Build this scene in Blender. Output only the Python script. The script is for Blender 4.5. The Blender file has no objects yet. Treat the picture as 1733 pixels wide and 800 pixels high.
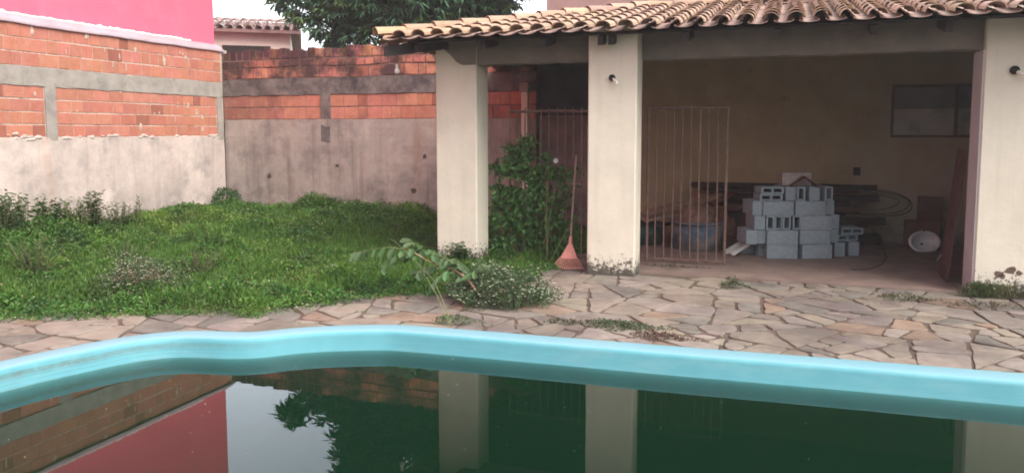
import bpy, bmesh, math, random
import numpy as np
from math import sin, cos, tan, radians, pi, sqrt, atan2, hypot, floor
from mathutils import Vector, Matrix, noise, geometry

random.seed(7)
rng = np.random.default_rng(11)
sc = bpy.context.scene
COL = sc.collection

# ------------------------------------------------------------------ camera
FPX, PITCH, YAW, CAMH = 1300.0, radians(5.0), radians(19.5), 1.65
HORIZON = 222.0
CY = HORIZON + FPX * tan(PITCH)
cam = bpy.data.cameras.new('camera')
cam.sensor_width = 36.0
cam.lens = 36.0 * FPX / 1733.0
cam.shift_y = (CY - 400.0) / 1733.0 * 1.0
cam.shift_x = 0.0
cam.clip_start = 0.05
cam.clip_end = 1500
camo = bpy.data.objects.new('camera', cam)
COL.objects.link(camo)
camo.location = (0, 0, CAMH)
camo.rotation_euler = (radians(90) - PITCH, 0, YAW)
sc.camera = camo

# ------------------------------------------------------------------ world, sun, exposure
SUN_EL, SUN_AZ = radians(50), radians(118)      # azimuth clockwise from +Y
world = bpy.data.worlds.new('World')
sc.world = world
world.use_nodes = True
wn = world.node_tree
wn.nodes.clear()
sky = wn.nodes.new('ShaderNodeTexSky')
sky.sky_type = 'NISHITA'
sky.sun_disc = False
sky.sun_elevation = SUN_EL
sky.sun_rotation = SUN_AZ
sky.air_density = 1.0
sky.dust_density = 6.0
sky.ozone_density = 1.0
hs = wn.nodes.new('ShaderNodeHueSaturation')
hs.inputs['Saturation'].default_value = 0.35
hs.inputs['Value'].default_value = 1.0
bg = wn.nodes.new('ShaderNodeBackground')
bg.inputs['Strength'].default_value = 0.15
wo = wn.nodes.new('ShaderNodeOutputWorld')
wn.links.new(sky.outputs[0], hs.inputs['Color'])
# a bright bank of thin cloud low in the sky beyond the back wall
wtc = wn.nodes.new('ShaderNodeTexCoord')
dt = wn.nodes.new('ShaderNodeVectorMath'); dt.operation = 'DOT_PRODUCT'
dt.inputs[1].default_value = Vector((-0.33, 0.92, 0.20)).normalized()
wn.links.new(wtc.outputs['Generated'], dt.inputs[0])
mr = wn.nodes.new('ShaderNodeMapRange'); mr.interpolation_type = 'SMOOTHSTEP'
mr.inputs['From Min'].default_value = 0.15; mr.inputs['From Max'].default_value = 0.95
mr.inputs['To Min'].default_value = 1.0; mr.inputs['To Max'].default_value = 3.6
wn.links.new(dt.outputs['Value'], mr.inputs['Value'])
cn = wn.nodes.new('ShaderNodeTexNoise'); cn.inputs['Scale'].default_value = 2.2; cn.inputs['Detail'].default_value = 5
wn.links.new(wtc.outputs['Generated'], cn.inputs['Vector'])
cm = wn.nodes.new('ShaderNodeMapRange')
cm.inputs['From Min'].default_value = 0.3; cm.inputs['From Max'].default_value = 0.7
cm.inputs['To Min'].default_value = 0.88; cm.inputs['To Max'].default_value = 1.12
wn.links.new(cn.outputs['Fac'], cm.inputs['Value'])
mm = wn.nodes.new('ShaderNodeMath'); mm.operation = 'MULTIPLY'
wn.links.new(mr.outputs[0], mm.inputs[0]); wn.links.new(cm.outputs[0], mm.inputs[1])
vm = wn.nodes.new('ShaderNodeVectorMath'); vm.operation = 'SCALE'
wn.links.new(hs.outputs[0], vm.inputs[0]); wn.links.new(mm.outputs[0], vm.inputs['Scale'])
wn.links.new(vm.outputs[0], bg.inputs['Color'])
wn.links.new(bg.outputs[0], wo.inputs['Surface'])

sun = bpy.data.lights.new('sun', 'SUN')
sun.energy = 1.0
sun.angle = radians(35)
sun.color = (1.0, 0.9, 0.8)
suno = bpy.data.objects.new('sun', sun)
COL.objects.link(suno)
_d = Vector((sin(SUN_AZ) * cos(SUN_EL), cos(SUN_AZ) * cos(SUN_EL), sin(SUN_EL)))
suno.rotation_euler = (-_d).to_track_quat('-Z', 'Y').to_euler()

sc.view_settings.view_transform = 'Standard'
sc.view_settings.look = 'None'
sc.view_settings.exposure = 0.9
sc.view_settings.gamma = 1.0
sc.render.engine = 'CYCLES'
sc.cycles.use_denoising = True
sc.cycles.filter_width = 1.8      # the soft resolution of a phone photograph
sc.cycles.max_bounces = 8
sc.cycles.volume_bounces = 1
sc.cycles.transparent_max_bounces = 12
sc.cycles.caustics_reflective = False

# ------------------------------------------------------------------ helpers
def cl(v, a, b):
    return max(a, min(b, v))

class MB:
    """collects world-space geometry for ONE mesh object"""
    def __init__(s):
        s.v, s.f, s.c, s.col = [], [], [], (1, 1, 1)
        s.smooth = False
    def add(s, vs, fs, col=None):
        o = len(s.v)
        s.v += [tuple(p) for p in vs]
        s.f += [tuple(i + o for i in f) for f in fs]
        s.c += [col or s.col] * len(fs)
    def box(s, x0, x1, y0, y1, z0, z1, col=None, M=None, bev=0.0):
        if bev > 0:
            bm = bmesh.new()
            bmesh.ops.create_cube(bm, size=1)
            for v in bm.verts:
                v.co = Vector(((x0 + x1) / 2 + v.co.x * (x1 - x0), (y0 + y1) / 2 + v.co.y * (y1 - y0), (z0 + z1) / 2 + v.co.z * (z1 - z0)))
            bmesh.ops.bevel(bm, geom=bm.edges[:], offset=bev, segments=1, affect='EDGES')
            bm.verts.index_update()
            vs = [(M @ v.co if M else v.co.copy()) for v in bm.verts]
            s.add(vs, [[v.index for v in f.verts] for f in bm.faces], col)
            bm.free()
            return
        vs = [Vector((x, y, z)) for z in (z0, z1) for y in (y0, y1) for x in (x0, x1)]
        if M: vs = [M @ v for v in vs]
        s.add(vs, [(0, 2, 3, 1), (4, 5, 7, 6), (0, 1, 5, 4), (2, 6, 7, 3), (0, 4, 6, 2), (1, 3, 7, 5)], col)
    def tube(s, pts, rad, n=8, col=None, caps=True):
        pts = [Vector(p) for p in pts]
        if not hasattr(rad, '__len__'): rad = [rad] * len(pts)
        rings = []
        t0 = (pts[1] - pts[0]).normalized()
        a = t0.orthogonal().normalized()
        for i, p in enumerate(pts):
            t = (pts[min(i + 1, len(pts) - 1)] - pts[max(i - 1, 0)]).normalized()
            a = (a - t * a.dot(t)).normalized()
            b = t.cross(a)
            rings.append([p + (a * cos(2 * pi * k / n) + b * sin(2 * pi * k / n)) * rad[i] for k in range(n)])
        vs = [q for r in rings for q in r]
        fs = []
        for i in range(len(pts) - 1):
            for k in range(n):
                fs.append((i * n + k, i * n + (k + 1) % n, (i + 1) * n + (k + 1) % n, (i + 1) * n + k))
        if caps:
            fs.append(tuple(range(n))[::-1])
            fs.append(tuple((len(pts) - 1) * n + k for k in range(n)))
        s.add(vs, fs, col)
    def lathe(s, prof, c=(0, 0, 0), n=32, col=None, M=None):
        vs, fs = [], []
        for (r, z) in prof:
            for k in range(n):
                v = Vector((r * cos(2 * pi * k / n), r * sin(2 * pi * k / n), z))
                if M: v = M @ v
                vs.append(v + Vector(c))
        for i in range(len(prof) - 1):
            for k in range(n):
                fs.append((i * n + k, i * n + (k + 1) % n, (i + 1) * n + (k + 1) % n, (i + 1) * n + k))
        s.add(vs, fs, col)
    def build(s, name, m, parent=None, smooth=None, label=None):
        base = Vector((0, 0, 0))
        inv = None
        if parent is not None:
            q = parent
            mats = Matrix.Identity(4)
            while q is not None:
                mats = q.matrix_basis @ mats
                q = q.parent
            inv = mats.inverted()
        vs = [tuple(inv @ Vector(v)) for v in s.v] if inv else s.v
        me = bpy.data.meshes.new(name)
        me.from_pydata(vs, [], s.f)
        ca = me.color_attributes.new('tint', 'FLOAT_COLOR', 'CORNER')
        arr = np.ones((len(me.loops), 4), np.float32)
        li = 0
        for f, c in zip(s.f, s.c):
            arr[li:li + len(f), :3] = c
            li += len(f)
        ca.data.foreach_set('color', arr.ravel())
        if smooth if smooth is not None else s.smooth:
            me.polygons.foreach_set('use_smooth', [True] * len(me.polygons))
        me.materials.append(m)
        me.update()
        o = bpy.data.objects.new(name, me)
        COL.objects.link(o)
        if parent: o.parent = parent
        if label: o['label'] = label
        return o

def thing(name, label, cat, loc=(0, 0, 0), rz=0.0, group=None):
    o = bpy.data.objects.new(name, None)
    o.empty_display_size = 0.2
    COL.objects.link(o)
    o.location = loc
    o.rotation_euler = (0, 0, rz)
    o['label'] = label
    o['category'] = cat
    if group: o['group'] = group
    return o
def tag(o, label, cat, group=None):
    o['label'] = label; o['category'] = cat
    if group: o['group'] = group
    return o
def struct(o, kind='structure', label=None):
    o['kind'] = kind
    if label: o['label'] = label
    return o
def rebase(o, base):
    """put a top-level mesh's origin at its base, keeping it in place"""
    base = Vector(base)
    o.data.transform(Matrix.Translation(-base))
    o.location = base
    return o

# camera-calibrated pixel (of the 1733-wide photo) to world helpers: real places on real planes
_fw = Vector((-sin(YAW) * cos(PITCH), cos(YAW) * cos(PITCH), -sin(PITCH)))
_rt = Vector((cos(YAW), sin(YAW), 0))
_up = _rt.cross(_fw)
def ray(x, y): return _fw + _rt * ((x - 866.5) / FPX) + _up * ((CY - y) / FPX)
def G(x, y, z=0.0):
    d = ray(x, y); t = (z - CAMH) / d.z
    return Vector((0, 0, CAMH)) + d * t
def FY(x, y, Y):
    d = ray(x, y)
    return Vector((0, 0, CAMH)) + d * (Y / d.y)
def FX(x, y, X):
    d = ray(x, y)
    return Vector((0, 0, CAMH)) + d * (X / d.x)

# ------------------------------------------------------------------ materials
def srgb(r, g, b):
    f = lambda c: ((c / 255) / 12.92) if c / 255 <= 0.04045 else (((c / 255) + 0.055) / 1.055) ** 2.4
    return (f(r), f(g), f(b))

class NT:
    def __init__(s, name):
        s.m = bpy.data.materials.new(name)
        s.m.use_nodes = True
        s.t = s.m.node_tree
        s.t.nodes.clear()
        s.out = s.t.nodes.new('ShaderNodeOutputMaterial')
        s.p = s.t.nodes.new('ShaderNodeBsdfPrincipled')
        s.t.links.new(s.p.outputs[0], s.out.inputs['Surface'])
        s.tc = s.t.nodes.new('ShaderNodeTexCoord')
        s.geo = s.t.nodes.new('ShaderNodeNewGeometry')
        s.pos = s.geo.outputs['Position']
    def n(s, t, **k):
        q = s.t.nodes.new(t)
        for a, b in k.items(): setattr(q, a, b)
        return q
    def l(s, a, b): s.t.links.new(a, b)
    def vec(s, scale=(1, 1, 1), loc=(0, 0, 0), src=None):
        q = s.n('ShaderNodeMapping')
        q.inputs['Scale'].default_value = scale
        q.inputs['Location'].default_value = loc
        s.l(src or s.pos, q.inputs['Vector'])
        return q.outputs[0]
    def noise(s, scale, detail=4, rough=0.6, vec=None, dist=0.0):
        q = s.n('ShaderNodeTexNoise')
        q.inputs['Scale'].default_value = scale
        q.inputs['Detail'].default_value = detail
        q.inputs['Roughness'].default_value = rough
        q.inputs['Distortion'].default_value = dist
        s.l(vec or s.pos, q.inputs['Vector'])
        return q.outputs['Fac']
    def ramp(s, fac, a, b, ca=0.0, cb=1.0):
        q = s.n('ShaderNodeMapRange')
        q.inputs['From Min'].default_value = a
        q.inputs['From Max'].default_value = b
        q.inputs['To Min'].default_value = ca
        q.inputs['To Max'].default_value = cb
        s.l(fac, q.inputs['Value'])
        return q.outputs[0]
    def math(s, op, a, b):
        q = s.n('ShaderNodeMath', operation=op)
        q.use_clamp = False
        for i, v in enumerate((a, b)):
            if isinstance(v, (int, float)): q.inputs[i].default_value = v
            else: s.l(v, q.inputs[i])
        return q.outputs[0]
    def mix(s, fac, a, b, mode='MIX'):
        q = s.n('ShaderNodeMix', data_type='RGBA', blend_type=mode)
        for key, v in ((0, fac), (6, a), (7, b)):
            if isinstance(v, (int, float)): q.inputs[key].default_value = v
            elif isinstance(v, (tuple, list)): q.inputs[key].default_value = (*v[:3], 1)
            else: s.l(v, q.inputs[key])
        return q.outputs[2]
    def tint(s, col, amount=1.0):
        a = s.n('ShaderNodeVertexColor'); a.layer_name = 'tint'
        return s.mix(amount, col, a.outputs[0], 'MULTIPLY')
    def sep(s, src=None):
        q = s.n('ShaderNodeSeparateXYZ'); s.l(src or s.pos, q.inputs[0]); return q.outputs
    def bump(s, h, strength=0.3, dist=0.01):
        q = s.n('ShaderNodeBump')
        q.inputs['Strength'].default_value = strength
        q.inputs['Distance'].default_value = dist
        s.l(h, q.inputs['Height'])
        s.l(q.outputs[0], s.p.inputs['Normal'])
    def base(s, c):
        if isinstance(c, tuple): s.p.inputs['Base Color'].default_value = (*c, 1)
        else: s.l(c, s.p.inputs['Base Color'])
    def rough(s, r, spec=0.3):
        s.p.inputs['Roughness'].default_value = r
        s.p.inputs['Specular IOR Level'].default_value = spec

def simple(name, c, rough=0.8, var=0.25, sc_=6.0, bump=0.2, spec=0.3, dirt=None, dscale=2.0, da=0.5, db=0.7, metallic=0.0, obj=False, bd=0.006):
    """noisy base colour times the mesh tint, with optional dirt blotches"""
    m = NT(name)
    src = m.tc.outputs['Object'] if obj else None
    v = m.vec(src=src)
    n1 = m.noise(sc_, 6, 0.65, v)
    lo = tuple(x * (1 - var) for x in c); hi = tuple(min(1, x * (1 + var)) for x in c)
    col = m.mix(m.ramp(n1, 0.3, 0.7), lo, hi)
    if dirt:
        col = m.mix(m.ramp(m.noise(dscale, 8, 0.7, v), da, db), col, dirt)
    col = m.tint(col)
    m.base(col)
    m.rough(rough, spec)
    m.p.inputs['Metallic'].default_value = metallic
    if bump: m.bump(m.noise(sc_ * 8, 5, 0.7, v), bump, bd)
    return m.m

M = {}
def m_plaster(name, c, dark, streak, red=None, zt=1.6, mould=0.5):
    m = NT(name)
    X = m.sep()
    n1 = m.noise(1.3, 8, 0.65)
    n2 = m.noise(9, 8, 0.7)
    col = m.mix(m.ramp(n2, 0.3, 0.7), tuple(x * 0.88 for x in c), tuple(x * 1.1 for x in c))
    # vertical run marks
    vs = m.vec((3.2, 3.2, 0.22))
    st = m.noise(1.6, 6, 0.65, vs)
    col = m.mix(m.ramp(st, 0.50, 0.72, 0, streak), col, dark)
    if red:
        vr = m.vec((1.3, 1.3, 0.18), (5, 3, 0))
        col = m.mix(m.ramp(m.noise(1.3, 6, 0.6, vr), 0.58, 0.72, 0, 0.6), col, red)
    # mould creeping up from the ground, with an uneven edge
    hgt = m.math('ADD', m.ramp(X[2], 0.1, 1.25, 1, 0), m.ramp(n1, 0.3, 0.7, -0.5, 0.5))
    col = m.mix(m.ramp(hgt, 0.35, 1.1, 0, mould), col, tuple(x * 0.8 for x in dark))
    col = m.mix(m.ramp(m.noise(1.5, 9, 0.72, m.vec(loc=(7, 2, 1))), 0.52, 0.64, 0, 0.5), col, dark)
    col = m.mix(m.ramp(m.noise(1.1, 9, 0.7, m.vec(loc=(1, 9, 4))), 0.50, 0.60, 0, 0.45), col, tuple(min(1, x * 1.35) for x in c))
    m.base(m.tint(col)); m.rough(0.92, 0.15)
    m.bump(m.noise(30, 8, 0.7), 0.5, 0.008)
    return m.m
M['plaster_left'] = m_plaster('pink_beige_render', (0.54, 0.455, 0.41), (0.25, 0.22, 0.215), 0.4, (0.50, 0.33, 0.26), mould=0.7)
M['plaster_back'] = m_plaster('stained_mauve_render', (0.36, 0.295, 0.265), (0.14, 0.115, 0.11), 0.65, (0.30, 0.13, 0.08), mould=0.6)

def m_brick(name, soot_shade=0.0):
    m = NT(name)
    X = m.sep()
    n = m.noise(7, 7, 0.7)
    col = m.mix(m.ramp(n, 0.3, 0.7), (0.42, 0.155, 0.105), (0.53, 0.22, 0.16))
    col = m.mix(m.ramp(m.noise(14, 6, 0.7, m.vec(loc=(3, 3, 3))), 0.55, 0.75, 0, 0.5), col, (0.52, 0.30, 0.2))
    if soot_shade:
        nn = m.noise(1.6, 7, 0.7, m.vec(loc=(2, 0, 5)))
        hh = m.math('ADD', m.ramp(X[2], 2.0, 3.2, 0.1, 0.45), m.ramp(nn, 0.35, 0.65, -0.45, 0.45))
        # older bricks toward the corner are blackened
        xx = m.ramp(X[0], -10.4, -8.2, 0.35, 0.0)
        hh = m.math('ADD', hh, xx)
        col = m.mix(m.ramp(hh, 0.1, 0.55, 0, soot_shade), col, (0.075, 0.045, 0.045))
    m.base(m.tint(col)); m.rough(0.9, 0.15)
    w = m.n('ShaderNodeTexWave', wave_type='BANDS', bands_direction='Z')
    w.inputs['Scale'].default_value = 8.0
    w.inputs['Distortion'].default_value = 0.3
    m.l(m.pos, w.inputs['Vector'])
    h = m.math('ADD', m.math('MULTIPLY', w.outputs['Fac'], 0.3), m.noise(40, 6, 0.7))
    m.bump(h, 0.35, 0.006)
    return m.m
M['brick'] = m_brick('terracotta_block')
M['brick_mid'] = m_brick('shade_toned_terracotta_block', 0.45)  # lower back bricks, darkened in colour for the weaker light on that wall
M['brick_old'] = m_brick('sooty_terracotta_block', 0.95)
M['mortar'] = simple('pale_mortar', (0.54, 0.42, 0.35), 0.95, 0.25, 20, 0.5, dirt=(0.28, 0.16, 0.12), dscale=4, da=0.5, db=0.65)
M['mortar_dark'] = simple('dirty_mortar', (0.17, 0.11, 0.095), 0.95, 0.4, 14, 0.5, dirt=(0.30, 0.22, 0.18), dscale=5, da=0.55, db=0.65)
M['concrete'] = simple('grey_concrete', (0.34, 0.31, 0.275), 0.92, 0.18, 5, 0.5, dirt=(0.19, 0.17, 0.16), dscale=3, da=0.5, db=0.75)
M['concrete_dark'] = simple('blackened_concrete', (0.17, 0.14, 0.13), 0.95, 0.35, 4, 0.5, dirt=(0.055, 0.045, 0.047), dscale=2.5, da=0.45, db=0.65)
M['pink_paint'] = simple('pink_paint', (0.92, 0.15, 0.235), 0.7, 0.06, 0.6, 0.25, spec=0.25, dirt=(0.88, 0.20, 0.28), dscale=0.9)
M['flashing'] = simple('mauve_flashing', (0.40, 0.31, 0.34), 0.6, 0.15, 3, 0.2)
M['white_flake'] = simple('white_filler', (0.8, 0.76, 0.72), 0.9, 0.1, 20, 0.5)

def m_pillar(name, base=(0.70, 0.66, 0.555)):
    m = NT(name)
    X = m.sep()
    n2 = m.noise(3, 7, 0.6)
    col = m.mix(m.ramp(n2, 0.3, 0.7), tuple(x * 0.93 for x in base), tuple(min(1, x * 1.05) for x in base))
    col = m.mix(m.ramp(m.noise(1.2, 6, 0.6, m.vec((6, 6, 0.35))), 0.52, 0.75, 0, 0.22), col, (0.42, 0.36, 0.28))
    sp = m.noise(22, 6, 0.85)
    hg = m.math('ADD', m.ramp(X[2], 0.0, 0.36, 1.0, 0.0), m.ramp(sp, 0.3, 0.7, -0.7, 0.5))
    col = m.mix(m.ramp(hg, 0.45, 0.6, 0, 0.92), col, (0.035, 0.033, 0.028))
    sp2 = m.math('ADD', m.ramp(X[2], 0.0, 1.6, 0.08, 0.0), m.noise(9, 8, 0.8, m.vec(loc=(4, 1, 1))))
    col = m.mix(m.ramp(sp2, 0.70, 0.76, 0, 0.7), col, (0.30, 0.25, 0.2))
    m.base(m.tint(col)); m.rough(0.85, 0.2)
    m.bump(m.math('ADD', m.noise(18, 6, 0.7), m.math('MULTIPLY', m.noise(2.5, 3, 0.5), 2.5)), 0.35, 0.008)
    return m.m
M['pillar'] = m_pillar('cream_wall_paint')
M['pillar_clean'] = simple('lilac_side_paint', (0.56, 0.57, 0.58), 0.85, 0.1, 3, 0.2)

def m_inner(name):
    m = NT(name)
    X = m.sep()
    base = (0.42, 0.335, 0.205)
    n2 = m.noise(2, 8, 0.65)
    col = m.mix(m.ramp(n2, 0.3, 0.7), tuple(x * 0.85 for x in base), tuple(x * 1.1 for x in base))
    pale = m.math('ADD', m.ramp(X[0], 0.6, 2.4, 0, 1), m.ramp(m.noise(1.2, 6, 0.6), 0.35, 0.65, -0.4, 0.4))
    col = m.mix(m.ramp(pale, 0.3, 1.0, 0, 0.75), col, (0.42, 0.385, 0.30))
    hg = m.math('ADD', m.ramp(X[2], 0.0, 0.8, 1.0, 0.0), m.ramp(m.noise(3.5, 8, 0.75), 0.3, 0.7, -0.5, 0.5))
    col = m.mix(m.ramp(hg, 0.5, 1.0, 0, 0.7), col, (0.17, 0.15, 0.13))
    col = m.mix(m.ramp(m.noise(4, 8, 0.75, m.vec(loc=(3, 1, 2))), 0.62, 0.72, 0, 0.5), col, (0.15, 0.13, 0.11))
    m.base(col); m.rough(0.92, 0.12)
    m.bump(m.noise(25, 6, 0.7), 0.3, 0.005)
    return m.m
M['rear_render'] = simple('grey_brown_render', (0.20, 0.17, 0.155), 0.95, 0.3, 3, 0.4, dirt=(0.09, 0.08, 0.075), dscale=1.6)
M['soot_shade'] = simple('shade_blackened_paint', (0.05, 0.052, 0.056), 0.95, 0.3, 4, 0.3)  # near-black colour that stands for deep shade
M['inner'] = m_inner('yellow_ochre_wall_paint')
M['beam'] = simple('weathered_shaded_beam_plaster', (0.20, 0.175, 0.15), 0.9, 0.22, 3, 0.4, dirt=(0.16, 0.14, 0.12), dscale=2.5, da=0.5, db=0.75)  # base colour lowered to carry the shade under the eave
M['tile'] = simple('clay_roof_tile', (0.43, 0.305, 0.23), 0.85, 0.16, 7, 0.4, dirt=(0.36, 0.235, 0.185), dscale=6, da=0.5, db=0.72)
M['tile_channel'] = simple('dirty_channel_tile', (0.38, 0.265, 0.22), 0.9, 0.3, 7, 0.4, dirt=(0.22, 0.155, 0.14), dscale=6, da=0.45, db=0.7)
M['tile_far'] = simple('distant_clay_tile', (0.50, 0.39, 0.36), 0.9, 0.15, 5, 0.3, dirt=(0.36, 0.25, 0.24), dscale=3)
M['darkwood'] = simple('old_dark_wood', (0.055, 0.05, 0.05), 0.85, 0.35, 9, 0.4)
M['rust'] = simple('rusty_red_iron', (0.17, 0.11, 0.09), 0.75, 0.3, 25, 0.3, dirt=(0.12, 0.05, 0.035), dscale=12, da=0.5, db=0.65, metallic=0.0)
M['white_plastic'] = simple('white_plastic', (0.75, 0.73, 0.68), 0.4, 0.06, 9, 0.1, spec=0.5)
M['black'] = simple('black_hole', (0.03, 0.027, 0.024), 0.8, 0.3, 20, 0.2)
M['rake_plastic'] = simple('salmon_rake_plastic', (0.68, 0.30, 0.25), 0.5, 0.08, 20, 0.1, spec=0.4, dirt=(0.62, 0.30, 0.22), dscale=15)
M['rake_wood'] = simple('grey_weathered_handle', (0.34, 0.25, 0.22), 0.8, 0.25, 30, 0.3)
M['cblock'] = simple('grey_concrete_block', (0.27, 0.32, 0.355), 0.95, 0.13, 16, 0.7, dirt=(0.19, 0.20, 0.21), dscale=5, da=0.52, db=0.75, obj=True)
M['cblock_pink'] = simple('dusty_block', (0.36, 0.29, 0.27), 0.95, 0.2, 16, 0.6, obj=True)
M['clay_board'] = simple('red_brown_clay', (0.13, 0.06, 0.048), 0.9, 0.25, 8, 0.4)
M['plank'] = simple('dark_maroon_plank', (0.085, 0.045, 0.038), 0.9, 0.3, 6, 0.4)
M['timber'] = simple('dark_timber', (0.055, 0.038, 0.032), 0.9, 0.4, 12, 0.5, dirt=(0.05, 0.033, 0.03), dscale=3, da=0.45, db=0.7)
M['timber_pale'] = simple('pale_timber', (0.33, 0.22, 0.16), 0.9, 0.3, 12, 0.5, dirt=(0.16, 0.1, 0.08), dscale=4)
M['tub_blue'] = simple('cement_splashed_blue_plastic', (0.045, 0.095, 0.15), 0.6, 0.2, 6, 0.2, dirt=(0.24, 0.21, 0.20), dscale=4.0, da=0.42, db=0.62, spec=0.4)
M['tub_green'] = simple('dark_teal_plastic', (0.025, 0.05, 0.05), 0.6, 0.2, 6, 0.2, dirt=(0.13, 0.12, 0.1), dscale=5)
M['rubble'] = simple('reddish_rubble', (0.22, 0.13, 0.105), 0.95, 0.4, 14, 0.9, dirt=(0.10, 0.07, 0.06), dscale=7)
M['ceramic'] = simple('white_ceramic', (0.70, 0.72, 0.72), 0.25, 0.04, 4, 0.0, spec=0.5, dirt=(0.42, 0.42, 0.40), dscale=9, da=0.55, db=0.7)
M['cable'] = simple('black_cable', (0.05, 0.04, 0.036), 0.6, 0.1, 10, 0.0)
M['board_grey'] = simple('grey_shutter_panel', (0.44, 0.44, 0.42), 0.6, 0.14, 4, 0.2, dirt=(0.2, 0.2, 0.19), dscale=3)
M['frame_dark'] = simple('brown_window_frame', (0.13, 0.10, 0.08), 0.7, 0.2, 8, 0.2)
M['soil'] = simple('dark_soil', (0.085, 0.075, 0.045), 0.98, 0.35, 5, 0.9, dirt=(0.05, 0.07, 0.025), dscale=2, bd=0.02)
M['joint'] = simple('dark_joint_soil', (0.145, 0.105, 0.085), 0.98, 0.35, 9, 0.9, dirt=(0.06, 0.06, 0.045), dscale=3, bd=0.02)
M['house_wall'] = simple('far_beige_wall', (0.74, 0.68, 0.60), 0.9, 0.08, 2, 0.2)
M['house_brown'] = simple('mauve_brown_wall', (0.40, 0.27, 0.25), 0.9, 0.2, 2, 0.2, dirt=(0.28, 0.2, 0.2), dscale=2)
M['bark'] = simple('grey_bark', (0.13, 0.115, 0.10), 0.95, 0.3, 9, 0.8)
M['twig'] = simple('pale_stem', (0.17, 0.19, 0.09), 0.8, 0.2, 20, 0.2)
M['twig_brown'] = simple('brown_branch', (0.34, 0.22, 0.14), 0.85, 0.2, 20, 0.3)

def m_stone():
    m = NT('sandstone_paving')
    n1 = m.noise(5, 8, 0.7)
    col = m.mix(m.ramp(n1, 0.3, 0.7), (0.195, 0.168, 0.138), (0.300, 0.262, 0.218))
    # damp algae and soot patches crossing the stones
    n2 = m.noise(0.75, 9, 0.68, m.vec(loc=(3.1, 1.7, 0)))
    col = m.mix(m.ramp(n2, 0.45, 0.60, 0, 0.75), col, (0.115, 0.102, 0.095))
    n3 = m.noise(2.4, 9, 0.75, m.vec(loc=(8, 4, 0)))
    col = m.mix(m.ramp(n3, 0.52, 0.66, 0, 0.7), col, (0.12, 0.088, 0.074))
    m.base(m.tint(col)); m.rough(0.82, 0.25)
    m.bump(m.math('ADD', m.noise(12, 8, 0.7), m.math('MULTIPLY', m.noise(3, 4, 0.6), 2.0)), 0.5, 0.012)
    return m.m
M['stone'] = m_stone()
def m_floor():
    m = NT('reddish_cement_floor')
    col = m.mix(m.ramp(m.noise(3, 8, 0.65), 0.3, 0.7), (0.18, 0.13, 0.112), (0.29, 0.215, 0.182))
    col = m.mix(m.ramp(m.noise(1.4, 8, 0.7, m.vec(loc=(2, 6, 0))), 0.5, 0.68, 0, 0.6), col, (0.14, 0.10, 0.09))
    m.base(col); m.rough(0.8, 0.25)
    m.bump(m.noise(20, 7, 0.7), 0.4, 0.006)
    return m.m
M['floor'] = m_floor()

def m_pool(name, rings=True):
    m = NT(name)
    X = m.sep()
    n = m.noise(4, 6, 0.6)
    col = m.mix(m.ramp(n, 0.3, 0.7), (0.092, 0.315, 0.375), (0.112, 0.36, 0.42))
    col = m.mix(m.ramp(X[2], 0.030, 0.038, 0, 0.75), col, (0.23, 0.41, 0.48))  # flat top of the rim paled to stand for reflected sky
    if rings:
        # scum lines left by falling water levels: thin bands in height, worn and broken
        zz = m.math('ADD', X[2], m.ramp(m.noise(2.0, 4, 0.6, m.vec(loc=(1, 1, 0))), 0.3, 0.7, -0.006, 0.006))
        w = m.n('ShaderNodeTexNoise'); w.inputs['Scale'].default_value = 1.0
        cv = m.n('ShaderNodeCombineXYZ')
        m.l(m.math('MULTIPLY', zz, 70.0), cv.inputs[2])
        m.l(m.math('MULTIPLY', X[0], 0.15), cv.inputs[0])
        w.inputs['Detail'].default_value = 3
        m.l(cv.outputs[0], w.inputs['Vector'])
        left = m.ramp(X[0], -3.6, -4.8, 0.12, 1.0)
        low = m.ramp(X[2], 0.035, 0.0, 0, 1)
        f = m.math('MULTIPLY', m.math('MULTIPLY', m.ramp(w.outputs['Fac'], 0.44, 0.60, 0, 0.95), left), low)
        f = m.math('MULTIPLY', f, m.ramp(m.noise(11, 8, 0.8), 0.35, 0.6, 0.35, 1.0))
        col = m.mix(f, col, (0.11, 0.17, 0.16))
        f2 = m.math('MULTIPLY', m.ramp(m.noise(60, 5, 0.8), 0.62, 0.7, 0, 0.5), m.ramp(X[2], -0.06, -0.11, 0, 1))
        col = m.mix(f2, col, (0.06, 0.15, 0.14))
    col = m.mix(m.ramp(m.noise(14, 8, 0.8, m.vec(loc=(5, 5, 5))), 0.62, 0.74, 0, 0.4), col, (0.12, 0.25, 0.25))
    col = m.mix(m.ramp(m.noise(2.2, 7, 0.7, m.vec((1, 1, 5), (2, 8, 3))), 0.48, 0.68, 0, 0.35), col, (0.22, 0.40, 0.44))
    m.base(col); m.rough(0.5, 0.35)
    return m.m
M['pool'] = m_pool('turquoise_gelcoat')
M['pool_under'] = simple('algae_coated_gelcoat', (0.045, 0.165, 0.155), 0.7, 0.15, 4, 0.1, spec=0.0)

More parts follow.
